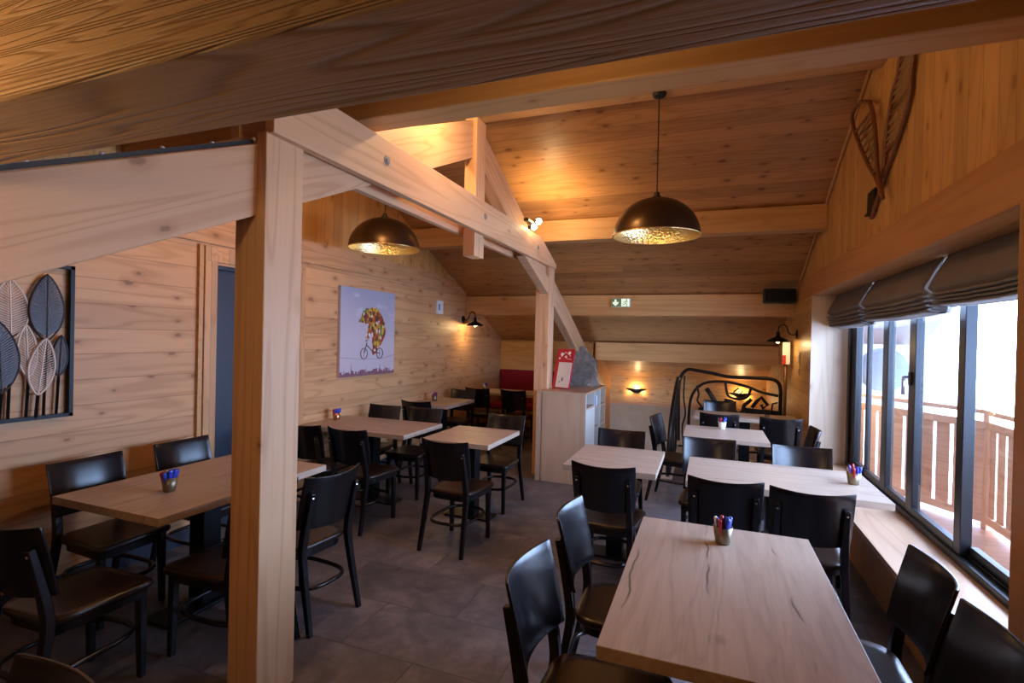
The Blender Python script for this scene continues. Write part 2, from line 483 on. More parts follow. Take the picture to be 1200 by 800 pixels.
# right wall around the window band (window from WY0 to WY1, sill WZ0 to lintel WZ1)
WY0, WY1, WZ0, WZ1 = 2.45, 6.5, .36, 2.19
LT = 2.43
WX = 1.44
def yend(z): return YR + (ZR - z) / SL
def ybeg(z): return YR - (ZR - z) / SL
o = plank('wall_right', [[(WY1, -2.7), (YF, -2.7), (YF, zc(YF)), (yend(WZ1), WZ1), (WY1, WZ1)], [(YN, 0), (WY0, 0), (WY0, WZ1), (ybeg(WZ1), WZ1), (YN, zc(YN))]], -.42, M['gable_wood'], (XR, 0, 0), (0, 1, 0), (0, 0, 1))
o.matrix_world = Matrix(((0, 0, -1, XR), (1, 0, 0, 0), (0, 1, 0, 0), (0, 0, 0, 1)))
struct(o, 'right wall of pine boards beyond the window', 'wall')
o = obj('wall_right_parapet', B((XR, 1.5, WY0, WY1, -.1, WZ0 - .035)), M['lintel']); struct(o, 'low wooden wall under the window sill', 'wall')
o = plank('window_sill', [rect(WY0 - .02, WY1 + .0, 0, .44)], .035, M['sill'], (XR - .035, 0, WZ0 - .035), (0, 1, 0), (1, 0, 0))
o.matrix_world = frame_mat((XR - .035, 0, WZ0 - .001), (0, 1, 0), (1, 0, 0))
struct(o, 'deep wooden window sill along the right wall', 'window sill')
# lintel beam and gable boards
o = plank('lintel_beam', [[(ybeg(LT), WZ1), (7.72, WZ1), (min(7.72, yend(LT)), LT), (ybeg(LT), LT)]], .43, M['lintel'], (XR, 0, 0), (0, 1, 0), (0, 0, 1))
struct(o, 'long orange brown wooden lintel above the blinds', 'beam')
o = plank('wall_right_gable', [[(LT, ybeg(LT)), (ZR, YR), (LT, yend(LT))]], -.15, M['gable_wood'], (1.10, 0, 0), (0, 0, 1), (0, 1, 0))
struct(o, 'vertical golden pine boards of the right gable', 'wall')
bpy.data.objects['lintel_beam'].matrix_world = Matrix(((0, 0, 1, XR), (1, 0, 0, 0), (0, 1, 0, 0), (0, 0, 0, 1)))
# small bead where ceiling meets right gable
o = beam('trim_3', (1.085, YR, ZR - .015), (1.085, yend(LT), LT - .015), .02, .03, M['purlin']); struct(o, 'thin pine bead between gable and ceiling', 'trim')
o = plank('trim_7', [rect(0, WZ1, 1.2, WY0 - .003)], -.012, M['lintel'], (XR, 0, 0), (0, 0, 1), (0, 1, 0)); struct(o, 'plain brown board on the wall at the near end of the window', 'trim')
# pale far reveal of the window
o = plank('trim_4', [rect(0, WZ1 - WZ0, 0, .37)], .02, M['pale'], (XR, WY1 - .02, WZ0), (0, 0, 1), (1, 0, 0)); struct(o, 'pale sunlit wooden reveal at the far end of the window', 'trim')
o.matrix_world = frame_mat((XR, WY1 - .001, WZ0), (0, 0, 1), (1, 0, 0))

# far walls
o = plank('wall_back', [rect(-2.0, XR, -2.7, .33)], .15, M['plaster'], (0, YF + .15, 0), (1, 0, 0), (0, 0, 1)); struct(o, 'beige rough plaster wall in the stairwell', 'wall')
o = plank('wall_back_boards', [rect(-2.0, XR, .33, zc(YF) + .03)], .17, M['gable_wood'], (0, YF + .15, 0), (1, 0, 0), (0, 0, 1)); struct(o, 'low wooden knee wall carrying the back sconces', 'wall')
o = plank('wall_back_alcove', [rect(XL, -1.95, 0, zc(9.36))], .12, M['gable_wood'], (0, 9.47, 0), (1, 0, 0), (0, 0, 1)); struct(o, 'golden pine panel behind the red bench', 'wall')
o = obj('wall_stair_left', B((-2.0, -1.9, 6.98, 9.28, -2.7, 1.05), (-2.0, -1.9, 9.28, YF, -2.7, 1.02), (-1.35, -1.27, 6.45, 6.98, -2.7, -.2)), M['lintel']); struct(o, 'brown wooden side wall of the stairwell', 'wall')
o = obj('wall_near', B((-3.9, 1.5, YN - .15, YN, 0, zc(YN) + .05)), M['wall_wood']); struct(o, 'low knee wall behind the camera', 'wall')
o = beam('trim_5', (-.64, YF - .2, -1.4), (-.64, YF - .2, .36), .12, .1, M['lintel']); struct(o, 'brown wooden post beside the plaster in the stairwell', 'trim')
o = beam('trim_6', (-1.9, YF - .02, .35), (XR, YF - .02, .35), .05, .06, M['lintel'], (0, 0, 1)); struct(o, 'wooden cap between plaster and boards of the back wall', 'trim')
# stairs
o = plank('wall_stair_upper', [[(9.48, 1.0), (YF, 1.0 - .2), (YF, zc(YF) + .05), (9.48, zc(9.48) + .05)]], .1, M['lintel'], (-2.0, 0, 0), (0, 1, 0), (0, 0, 1)); struct(o, 'brown boarded side wall above the stairwell', 'wall')
st = thing('staircase', 'dark brown wooden stairs going down beside the shelf cabinet', 'stairs', (-.83, 6.45, 0), kind='structure')
for k in range(9):
    obj('tread', B((-.45, .45, .26 * k, .26 * k + .28, -.17 * (k + 1) - .04, -.17 * (k + 1))), M['stair_wood'], st, bevel=.004)
    obj('riser', B((-.45, .45, .26 * k - .01, .26 * k + .01, -.17 * (k + 1), -.17 * k - .04)), M['stair_wood'], st)
o = obj('floor_stairwell', B((-2.0, 1.5, 6.4, YF + .1, -2.72, -2.6)), M['slate']); struct(o, 'floor at the foot of the stairs', 'floor')
o = obj('wall_stair_right', B((-.36, -.30, 6.45, 8.05, -2.7, -.2), (-.36, XR, 8.0, 8.05, -2.7, -.2)), M['lintel']); struct(o, 'wooden wall under the railing', 'wall')

# purlins
def purlin(name, y0, y1, z0, z1, x0, x1, mat, label):
    o = plank(name, [rect(x0, x1, y0, y1)], z1 - z0, mat, (0, 0, z0), (1, 0, 0), (0, 1, 0), bevel=.008)
    return struct(o, label, 'beam')
purlin('purlin', .48, .685, 2.015, 2.32, XL, 1.1, M['old_beam'], 'massive dark rough sawn beam crossing the top of the room')
purlin('purlin', 4.10, 4.30, 3.60, 3.84, XL, 1.1, M['purlin'], 'pine ridge beam carrying the pendant lamps')
purlin('purlin', 2.33, 2.505, 2.82, 3.08, XL, 1.1, M['purlin'], 'pine purlin parallel to the dark rough beam, just beyond it')
purlin('purlin', 5.95, 6.15, 2.82, 3.07, XL, 1.1, M['purlin'], 'golden pine purlin behind the hanging lamp')
purlin('purlin', 7.68, 7.88, 2.015, 2.32, XL, 1.1, M['purlin'], 'pine purlin with the green exit sign')
purlin('purlin', 9.28, 9.48, 1.29, 1.61, -1.9, 1.08, M['purlin'], 'lowest pine purlin above the stairwell')
purlin('purlin', 9.28, 9.36, 1.04, 1.58, XL, -1.98, M['gable_wood'], 'short pine panel beam above the red bench')

# ------------------------------------------------------------------ roof truss in the plane x ~ -2
XT = -1.80
TR = thing('roof_truss', 'pale timber roof truss with two posts, collar beam and king post', 'roof truss', (-1.89, 3.945, 0), kind='structure')
def T(p): return (p[0] + 1.89, p[1] - 3.945, p[2])
yc_, za = 3.945, 3.48
def zr(y): return za - .45 * abs(y - yc_)
for s in (-1, 1):
    # post: lower full section, upper tongue passing outside the rafter
    y0, y1 = (1.702, 1.921) if s < 0 else (5.97, 6.189)
    zt = zr(1.81) - .31
    plank('post', [rect(0, 2.52, 0, .056), rect(0, zt + .05, .056, .172)], y1 - y0, M['beam'], T((XT, y1, 0)), (0, 0, 1), (-1, 0, 0), TR, .005)
    # rafter
    hv = .313
    th = math.atan(.45); L = (yc_ - .6) / math.cos(th) if s < 0 else 6.3 / math.cos(th)
    n = hv * math.cos(th)
    Ln = 4.4 / math.cos(th) if s < 0 else 6.05 / math.cos(th)
    o = plank('rafter', [[(0 + .02, 0), (Ln, 0), (Ln, -n), (.16, -n)]], .11 * (1 if s < 0 else -1), M['beam'], T((XT - .05 - .11, yc_, za)) if False else T((XT - .05, yc_, za)), (0, s * math.cos(th), -math.sin(th)), (0, s * math.sin(th), math.cos(th)), TR, .005)
# two collar planks gripping posts and king post
cp = [(1.707, 2.513), (6.137, 2.513), (6.137, 2.564), (5.52, 2.783), (2.05, 2.783), (1.707, 2.65)]
for x in (XT - .015, XT - .215):
    plank('collar_beam', [[(a - 3.945, b) for a, b in cp]], .05, M['beam'], (x + 1.89, 0, 0), (0, 1, 0), (0, 0, 1), TR, .004)
plank('king_post', [rect(2.322, 3.47, -.093, .093)], .107, M['beam'], T((XT - .015, 3.955, 0)), (0, 0, 1), (0, 1, 0), TR, .005)
kp = [o for o in TR.children if o.name.startswith('king_post')][0]
kp.matrix_local = frame_mat(T((XT - .015, 3.955, 0)), (0, 0, 1), (0, 1, 0))
# knee brace
for s, (ya0, yb0) in ((1, (5.55, 6.40)),):
    bm = bmesh.new()
    prism(bm, [(5.10, 2.515), (5.60, 2.515), (5.97, 2.38), (5.97, 2.19)], 0, .1, lambda a, b, c: V(T((XT - .01 - c, a, b))))
    obj('knee_brace', bm, M['beam'], TR, bevel=.004)
for yb, zb in ((2.537, 2.662), (3.955, 2.662), (5.39, 2.653)):
    bm = bmesh.new()
    lathe(bm, [(.0, .0), (.028, 0), (.028, .004), (.014, .004), (.014, .012), (0, .012)], 12)
    bmesh.ops.rotate(bm, verts=bm.verts, matrix=Matrix.Rotation(PI / 2, 3, 'Y'))
    obj('bolt', bm, M['zinc'], TR, loc=T((XT + .035, yb, zb)))
# lamp strip along the near rafter: black profile with small white diodes
ls = thing('light_strip', 'black light strip with tiny white diodes on the near rafter', 'light strip', (XT - .1, 1.2, 2.20))
th = math.atan(.45)
def RS(y, dz=0): return V((.03, y - 1.2, zr(y) - 2.20 + dz))
bm = bmesh.new()
tube(bm, [RS(-.2, .012), RS(1.69, .012)], .012, 4)
obj('profile', bm, M['rubber'], ls)
em = plain('diode', (.9, .9, .9), .4)
for k in range(9):
    bm = bmesh.new(); bmesh.ops.create_icosphere(bm, subdivisions=1, radius=.009)
    obj('diode', bm, em, ls, loc=RS(.1 + k * .2, .022))

# ------------------------------------------------------------------ window
W = thing('window_1', 'long anthracite framed window band on the right', 'window', (WX, 4.5, WZ0), kind='structure')
H = WZ1 - WZ0
def wb(name, y0, y1, z0, z1, x0=0.0, x1=.06, bev=.004):
    return obj(name, B((x0, x1, y0 - 4.5, y1 - 4.5, z0, z1)), M['anthracite'], W, bevel=bev)
wb('window_frame', WY0 - .01, WY1, 0, .045, -.02, .10)
wb('window_frame', WY0 - .01, WY1, H - .06, H, -.02, .10)
wb('window_frame', WY1 - .09, WY1, .045, H - .06, -.02, .10)
wb('window_frame', WY0 - .01, WY0 + .05, .045, H - .06, -.02, .10)
wb('rail_track', WY0, WY1, .045, .06, .03, .036)
wb('mullion', 3.84, 3.93, .045, H - .06, .0, .06)
wb('mullion', 4.62, 4.75, .045, H - .06, .0, .055)
wb('mullion', 5.24, 5.38, .045, H - .06, .0, .055)
wb('mullion', 5.86, 5.91, .045, H - .06, .01, .05)
wb('mullion', 6.25, 6.41, .045, H - .06, .0, .06)
for a, b, x in ((WY0 + .05, 3.84, .06), (3.93, 4.62, .02), (4.75, 5.24, .02), (5.38, 5.86, .02), (5.91, 6.25, .02)):
    if x < .05:
        wb('sash_rail', a, b, .045, .10, .0, .05)
    else:
        wb('sash_rail', a, b, .045, .11, .045, .09)
    obj('pane', B((x, x + .006, a - 4.5, b - 4.5, .1, H - .06)), M['glass'], W)
bm = bmesh.new()
tube(bm, [(-.0, .20, 1.06), (-.045, .20, 1.06), (-.05, .19, 1.06), (-.05, .19, .93)], .011, 8)
bm2 = B((-.012, 0, .175, .225, 1.0, 1.1))
hd = obj('handle', bm, M['steel'], W, smooth=True)
obj('handle_plate', bm2, M['anthracite'], hd, bevel=.003)

# roman blinds
def blind(y0, y1, drop, label):
    t = thing('roman_blind', label, 'blind', (1.30, (y0 + y1) / 2, WZ1), group=None)
    hw = (y1 - y0) / 2
    zb = -drop
    # outer cloth: hangs from the soffit, swells, then stacked folds
    def prof(off=0.0, ins=0.0):
        p = [(-.0, 0), (-.025, -.05), (-.055, -.11), (-.082, -.165), (-.088, -.195), (-.06, -.222)]
        z = -.225
        n = 4
        for i in range(n):
            zz = z - i * (drop - .225) / n
            r = (drop - .225) / n
            p += [(-.092 + .009 * i, zz - .25 * r), (-.094 + .009 * i, zz - .7 * r), (-.045 + .009 * i, zz - .98 * r)]
        p += [(.0, zb + .004), (.03, zb + .02), (.035, -.02)]
        return [(a + off, b) for a, b in p]
    def sheet(p, w0, thick):
        bm = bmesh.new()
        N = 14
        rows = []
        for j in range(N + 1):
            yy = -w0 + 2 * w0 * j / N
            wav = .006 * math.sin(j * 1.9 + y0) 
            sag = -.012 * math.cos(yy / w0 * PI / 2)
            rows.append([bm.verts.new((x + wav * min(1, -z / .2), yy, z + sag * min(1, max(0, -z / drop)))) for x, z in p])
        for j in range(N):
            for i in range(len(p) - 1):
                bm.faces.new((rows[j][i], rows[j][i + 1], rows[j + 1][i + 1], rows[j + 1][i]))
        bmesh.ops.solidify(bm, geom=bm.faces[:], thickness=thick)
        return bm
    p = smooth_path(prof(), 3)
    obj('cloth', sheet(p, hw, .004), M['blind'], t, smooth=True)
    p2 = smooth_path([(a + .008, b + .004) for a, b in prof()], 3)
    obj('lining', sheet(p2, hw + .028, .014), M['lining'], t, smooth=True)
    obj('headrail', B((-.0, .035, -hw, hw, -.03, 0)), M['white'], t)
blind(WY0 + .0, 3.70, .30, 'grey brown folded blind nearest the camera above the window')
blind(3.77, 5.12, .33, 'middle one of the three folded grey brown blinds')
blind(5.19, 6.46, .35, 'farthest folded grey brown blind by the pale wooden reveal')

# ------------------------------------------------------------------ outside
o = obj('balcony_floor', B((1.54, 2.9, -1, 7.6, -.1, .05)), M['deck']); struct(o, 'reddish wooden balcony deck outside the window', 'balcony floor')
RP = [(1.62, 7.05), (2.36, 5.78), (2.28, 1.0)]
rl = thing('balcony_railing', 'wooden balcony railing with wide upright boards outside the window', 'railing', (2.3, 5.6, .05))
def rb(name, a, b, z0, z1, th, k0=0.0, k1=1.0):
    a, b = V((a[0], a[1], 0)), V((b[0], b[1], 0))
    p0 = a.lerp(b, k0); p1 = a.lerp(b, k1)
    zz = (z0 + z1) / 2
    o_ = V((2.3, 5.6, .05))
    return beam(name, tuple(p0 + V((0, 0, zz)) - o_), tuple(p1 + V((0, 0, zz)) - o_), th, z1 - z0, M['rail_wood'], (0, 0, 1), rl, .004)
for a, b in zip(RP[:-1], RP[1:]):
    rb('handrail', a, b, 1.07, 1.11, .13)
    rb('upper_rail', a, b, .93, 1.0, .06)
    rb('lower_rail', a, b, .10, .17, .06)
    L = (V((*a, 0)) - V((*b, 0))).length
    n = int(L / .155)
    for k in range(n):
        u0 = (k + .10) / n; u1 = (k + .90) / n
        rb('upright_board', a, b, .14, .96, .022, u0, u1)
for px, py in ((2.36, 5.78), (1.62, 7.05), (2.31, 3.0)):
    o = beam('railing_post', (px + .02 - 2.3, py - 5.6, 0), (px + .02 - 2.3, py - 5.6, 1.03), .1, .1, M['rail_wood'], (0, 1, 0), rl)
sd = thing('satellite_dish', 'grey round dish outside beneath the roof edge', 'satellite dish', (2.52, 9.4, .96))
bm = bmesh.new()
lathe(bm, [(0, .05), (.12, .042), (.25, .02), (.33, 0), (.335, .01), (.25, .03), (.12, .055), (0, .065)], 28)
bmesh.ops.rotate(bm, verts=bm.verts, matrix=Matrix.Rotation(PI / 2, 3, 'X'))
obj('dish', bm, plain('dish_grey', (.05, .058, .075), .5), sd, smooth=True, loc=(0, 0, .33))
bm = bmesh.new(); tube(bm, [(0, .06, .33), (0, .25, .33), (0, .25, -3.6)], .02)
obj('mast', bm, M['zinc'], sd)
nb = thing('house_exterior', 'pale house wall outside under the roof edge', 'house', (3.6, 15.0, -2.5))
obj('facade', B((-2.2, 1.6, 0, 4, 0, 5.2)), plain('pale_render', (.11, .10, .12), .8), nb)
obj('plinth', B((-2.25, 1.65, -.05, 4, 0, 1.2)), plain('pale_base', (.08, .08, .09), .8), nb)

# ------------------------------------------------------------------ tables
def table(x0, x1, y0, y1, label, along='x', rz=0.0, n=1):
    cx, cy = (x0 + x1) / 2, (y0 + y1) / 2
    lx, ly = (x1 - x0), (y1 - y0)
    if along == 'y': lx, ly, rz = ly, lx, rz + PI / 2
    t = thing('dining_table', label, 'table', (cx, cy, 0), rz, 'cafe tables')
    obj('tabletop', B((-lx / 2, lx / 2, -ly / 2, ly / 2, .708, .75)), M['oak'], t, bevel=.0025)
    pc = 0
    col_ = obj('column', B((-.06, .06, -.06, .06, .018, .70)), M['black_metal'], t, bevel=.004)
    obj('top_bracket', B((-lx * .3, lx * .3, -.04, .04, .69, .708), (-.04, .04, -ly * .3, ly * .3, .69, .708)), M['black_metal'], col_)
    obj('base_plate', B((-(.22 if lx < 1 else .3), .22 if lx < 1 else .3, -.10, .10, 0, .018)), M['black_metal'], t, bevel=.004)
    return t
TA = table(-.287, .457, 1.51, 2.715, 'large grey oak table nearest the camera, with cracked grain', 'y')
table(-.955, -.305, 3.60, 4.385, 'small square oak table in front of the shelf cabinet', 'x')
TB = table(-.113, 1.025, 3.53, 4.29, 'long grey oak table whose end reaches over the window sill', 'x')
table(-.20, .555, 5.2, 5.91, 'square grey oak table between window jamb and iron railing, with one cup', 'x')
table(-.13, 1.03, 6.72, 7.26, 'farthest grey oak table directly before the iron railing', 'x')
table(-2.34, -1.687, 3.94, 4.71, 'small square oak table standing free left of the shelf cabinet', 'x')
table(-3.73, -2.535, 3.99, 4.71, 'long oak table against the left wall under the bear picture', 'x')
table(-3.73, -3.12, 5.92, 6.75, 'oak table against the left wall behind the bear picture table', 'x')
table(-3.72, -2.4, 7.74, 8.40, 'oak table in front of the red bench', 'x')
table(-3.25, -2.43, 1.70, 2.86, 'oak table at the left behind the near timber post', 'y')

# ------------------------------------------------------------------ chairs
def make_chair():
    t = thing('dining_chair', 'chair', 'chair')
    wm, sm = M['wenge'], M['wenge_seat']
    def outline(s, dy=0):
        pts = []
        w1, w0, y1, y0 = .215 * s, .19 * s, .205 * s, -.205 * s
        ctl = [(w1, y1, .05), (-w1, y1, .05), (-w0, y0, .09), (w0, y0, .09)]
        n = len(ctl)
        for i, (x, y, r) in enumerate(ctl):
            p = V((x, y)); a = V(ctl[i - 1][:2]); b = V(ctl[(i + 1) % n][:2])
            pa = p + (a - p).normalized() * r; pb = p + (b - p).normalized() * r
            for k in range(6):
                u = k / 5
                q = pa * (1 - u) ** 2 + p * 2 * u * (1 - u) + pb * u * u
                pts.append((q.x, q.y + dy))
        # bow the front edge out
        return [(x, y + (.018 * (1 - (x / .22) ** 2) if y > 0 else -.012 * (1 - (x / .22) ** 2))) for x, y in pts]
    bm = bmesh.new()
    rings = [[bm.verts.new((x, y, z)) for x, y in outline(s)] for s, z in ((.985, .428), (1.0, .436), (1.0, .450), (.975, .458), (.80, .456), (.5, .452))]
    for A, Bn in zip(rings[:-1], rings[1:]):
        for k in range(len(A)): bm.faces.new((A[k], A[(k + 1) % len(A)], Bn[(k + 1) % len(A)], Bn[k]))
    bm.faces.new(rings[0][::-1]); bm.faces.new(rings[-1])
    obj('seat', bm, sm, t, smooth=True)
    bm = bmesh.new(); prism(bm, outline(.9), .385, .429)
    obj('seat_frame', bm, wm, t)
    for s in (-1, 1):
        bm = bmesh.new(); tube(bm, [(s * .172, .168, 0), (s * .168, .162, .43)], [.0145, .019], 4, square=True)
        obj('leg', bm, wm, t, bevel=.004)
    for s in (-1, 1):
        bm = bmesh.new()
        path = smooth_path([(s * .185, -.305, 0), (s * .178, -.262, .2), (s * .172, -.224, .40), (s * .168, -.224, .50), (s * .166, -.247, .62), (s * .165, -.283, .775)], 4)
        n = len(path)
        rs = [.0135 + .006 * math.sin(min(1, i / (n * .62)) * PI / 2) if i < n * .62 else .0195 - .006 * (i / n - .62) / .38 for i in range(n)]
        tube(bm, path, rs, 4, square=True)
        lg = obj('leg', bm, wm, t, bevel=.004)
        bm = bmesh.new()
        lathe(bm, [(.006, -.004), (.006, .002), (0, .003)], 8)
        bmesh.ops.rotate(bm, verts=bm.verts, matrix=Matrix.Rotation(PI / 2 - .22, 3, 'X'))
        obj('bolt', bm, M['steel'], lg, loc=(s * .165, -.291, .748))
    # hoop stretcher
    bm = bmesh.new()
    pts = []
    for k in range(36):
        a = 2 * PI * k / 36
        c_, s_ = math.cos(a), math.sin(a)
        e = .62
        pts.append((.168 * math.copysign(abs(c_) ** e, c_), -.035 + .222 * math.copysign(abs(s_) ** e, s_), .222))
    tube(bm, pts, .0125, 6, closed=True)
    obj('stretcher', bm, wm, t, smooth=True)
    # curved back panel
    bm = bmesh.new()
    NU, NV = 18, 8
    front, back = [], []
    def P(u, v, off):
        z = .55 + .31 * v
        wdt = .206 - .010 * (1 - v) ** 2
        yc = -.243 - .055 * v - .018 * v * v
        x = wdt * u
        y = yc + .052 * u * u - off
        zz = z + (-.012 * u * u if v > .99 else 0)
        if v > .9: zz = z + .014 * (u * u - .5) * (v - .9) / .1
        if v < .1: zz = z + .015 * u * u * (.1 - v) / .1
        return V((x, y, zz))
    for side, off in ((front, 0), (back, .013)):
        for j in range(NV + 1):
            side.append([bm.verts.new(P(-1 + 2 * i / NU, j / NV, off)) for i in range(NU + 1)])
    for j in range(NV):
        for i in range(NU):
            bm.faces.new((front[j][i], front[j][i + 1], front[j + 1][i + 1], front[j + 1][i]))
            bm.faces.new((back[j][i], back[j + 1][i], back[j + 1][i + 1], back[j][i + 1]))
    for i in range(NU):
        bm.faces.new((front[0][i], back[0][i], back[0][i + 1], front[0][i + 1]))
        bm.faces.new((front[NV][i], front[NV][i + 1], back[NV][i + 1], back[NV][i]))
    for j in range(NV):
        bm.faces.new((front[j][0], front[j + 1][0], back[j + 1][0], back[j][0]))
        bm.faces.new((front[j][NU], back[j][NU], back[j + 1][NU], front[j + 1][NU]))
    o = obj('backrest', bm, wm, t, smooth=True, bevel=.0035)
    return t
chair0 = make_chair()
first = [True]
def chair(bx, by, deg, label):
    """bx,by: middle of the top of the back; deg: way it faces, 0 = +y, counter-clockwise"""
    a = math.radians(deg)
    fx, fy = -math.sin(a), math.cos(a)
    if first[0]: c = chair0; first[0] = False
    else: c = copy_tree(chair0)
    k = .975 if abs(deg) < 60 else (.995 if abs(deg) > 150 else .988)
    bx *= k; by *= k
    c.location = (bx + fx * .305, by + fy * .305, 0)
    c.rotation_euler = (0, 0, a)
    c['label'] = label; c['group'] = 'dark bentwood cafe chairs'
    return c
CH = [
 (-2.70, 1.22, 3, 'dark wooden chair at the left edge, back to the camera, before the left table'),
 (-3.60, 2.04, -90, 'dark chair against the left wall right of the leaf art, bluish sheen on its back'),
 (-3.60, 2.66, -90, 'dark chair against the left wall nearest the blue grey door'),
 (-1.33, .745, 172, 'dark chair back rim peeping in at the bottom left corner'),
 (-2.06, 2.03, 90, 'black chair half hidden behind the foot of the near timber post'),
 (-1.985, 2.44, 84, 'dark chair just right of the near timber post, facing left to its table'),
 (-3.37, 3.60, 0, 'dark chair seen in the gap right of the near post, beside the left wall'),
 (-2.88, 3.60, -2, 'dark chair before the bear picture table, back to camera, right of the gap chair'),
 (-3.39, 4.98, 180, 'dark chair behind the bear picture table, closer to the left wall'),
 (-2.88, 5.0, 180, 'dark chair behind the bear picture table, at its free end'),
 (-3.38, 5.54, 0, 'dark chair, back to camera, before the second table along the left wall'),
 (-3.41, 7.02, 180, 'dark chair behind the second table along the left wall, facing the camera'),
 (-3.42, 7.46, 0, 'black chair before the red bench table, left one by the wall'),
 (-2.81, 7.46, 0, 'black chair before the red bench table, right one next to the cabinet'),
 (-1.90, 3.53, -3, 'dark chair standing free in mid room, back to the camera, at the small square table'),
 (-1.915, 4.98, 178, 'dark chair facing the camera beyond the small free table, left of the cabinet'),
 (-.62, 3.31, -2, 'dark chair, back to camera, at the small table before the cabinet'),
 (-.69, 4.64, 180, 'dark chair beyond the small table before the cabinet, blue sheen on its back'),
 (-.535, 5.74, -100, 'dark chair turned sideways at the head of the stairs by the iron railing'),
 (.145, 6.31, 0, 'dark chair, back to camera, at the farthest table, left of two'),
 (.77, 6.27, 0, 'dark chair, back to camera, at the farthest table, beside the right wall'),
 (.176, 7.62, 180, 'dark chair between the farthest table and the iron railing'),
 (.03, 4.58, 180, 'dark chair facing the camera behind the long window table, left of two'),
 (.70, 4.56, 180, 'dark chair facing the camera behind the long window table, close to the window'),
 (1.00, 5.58, 90, 'dark chair seen edge on against the pale window reveal'),
 (.117, 3.27, 0, 'dark chair, back to camera, at the long window table behind the nearest cup'),
 (.56, 3.23, -1, 'dark chair, back to camera, at the long window table close to the sill'),
 (-.615, 1.76, -92, 'dark chair left of the nearest table, closest to the camera, bluish curved back'),
 (-.62, 2.38, -90, 'dark chair left of the nearest table, at its far end'),
 (.815, 2.30, 90, 'dark chair between nearest table and sill, at the far end'),
 (.81, 1.83, 90, 'dark chair between nearest table and sill, in the bottom right corner'),
]
for c in CH: chair(*c)

# ------------------------------------------------------------------ sachet cups
sach = {k: plain('sachet_' + k, c, .3, 0, .6) for k, c in dict(blue=(.02, .05, .42), red=(.45, .01, .02), white=(.75, .75, .78), violet=(.10, .03, .25)).items()}
CUPM = {'steel': plain('brushed_cup', (.27, .22, .14), .4, .85), 'copper': plain('copper_cup', (.62, .30, .17), .3, .95), 'white': plain('cream_cup', (.75, .72, .62), .4)}
def cup(x, y, mat, where, what, n=9):
    bm = bmesh.new()
    lathe(bm, [(0, 0), (.028, 0), (.031, .004), (.042, .078), (.0405, .078), (.030, .008), (0, .006)], 24)
    o = obj('sachet_cup', bm, CUPM[mat], smooth=True, loc=(x, y, .75))
    tag(o, what + ' on ' + where, 'cup')
    rnd = random.Random(int(x * 1000 + y * 77))
    kinds = ['blue', 'blue', 'red', 'blue', 'white', 'violet', 'red', 'blue', 'blue']
    for k in range(n):
        a = 2 * PI * k / n + rnd.random() * .4
        r0, r1 = .015, .030 + .010 * rnd.random()
        hgt = .105 + .02 * rnd.random()
        kind = kinds[k % len(kinds)]
        p0 = V((math.cos(a) * r0, math.sin(a) * r0, .012)); p1 = V((math.cos(a) * r1, math.sin(a) * r1, hgt))
        bm = bmesh.new()
        tw = (p1 - p0)
        tube(bm, [p0, p0 + tw * .1, p0 + tw * .5, p0 + tw * .9, p1], [.007, .013, .0165, .0175, .014], 8, flat=(1, .5))
        s = obj('sachet', bm, sach[kind], smooth=True, loc=(x, y, .75))
        tag(s, '%s wrapped stick sachet in the cup on %s' % (kind, where), 'sachet', 'sachets in the cup on ' + where)
cup(.084, 2.50, 'steel', 'the nearest table', 'small brushed metal cup of sachets')
cup(.908, 3.92, 'steel', 'the window sill end of the long table', 'grey cup of red and blue sachets')
cup(.162, 5.80, 'white', 'the square table before the iron railing', 'cream cup of sachets')
cup(-2.80, 2.02, 'steel', 'the left table beside the near post', 'dark metal cup of sachets')
cup(-3.62, 4.40, 'copper', 'the bear picture table', 'shiny copper cup of sachets')
cup(-3.55, 6.35, 'steel', 'the second table along the left wall', 'small cup of blue sachets', 7)
cup(-3.55, 8.1, 'steel', 'the red bench table', 'tiny cup of sachets', 6)
bm = bmesh.new(); lathe(bm, [(0, 0), (.028, 0), (.036, .10), (.034, .10), (.027, .008), (0, .008)], 20)
tag(obj('drinking_glass', bm, M['tumbler'], smooth=True, loc=(.70, 6.98, .75)), 'clear tumbler on the farthest table', 'glass')

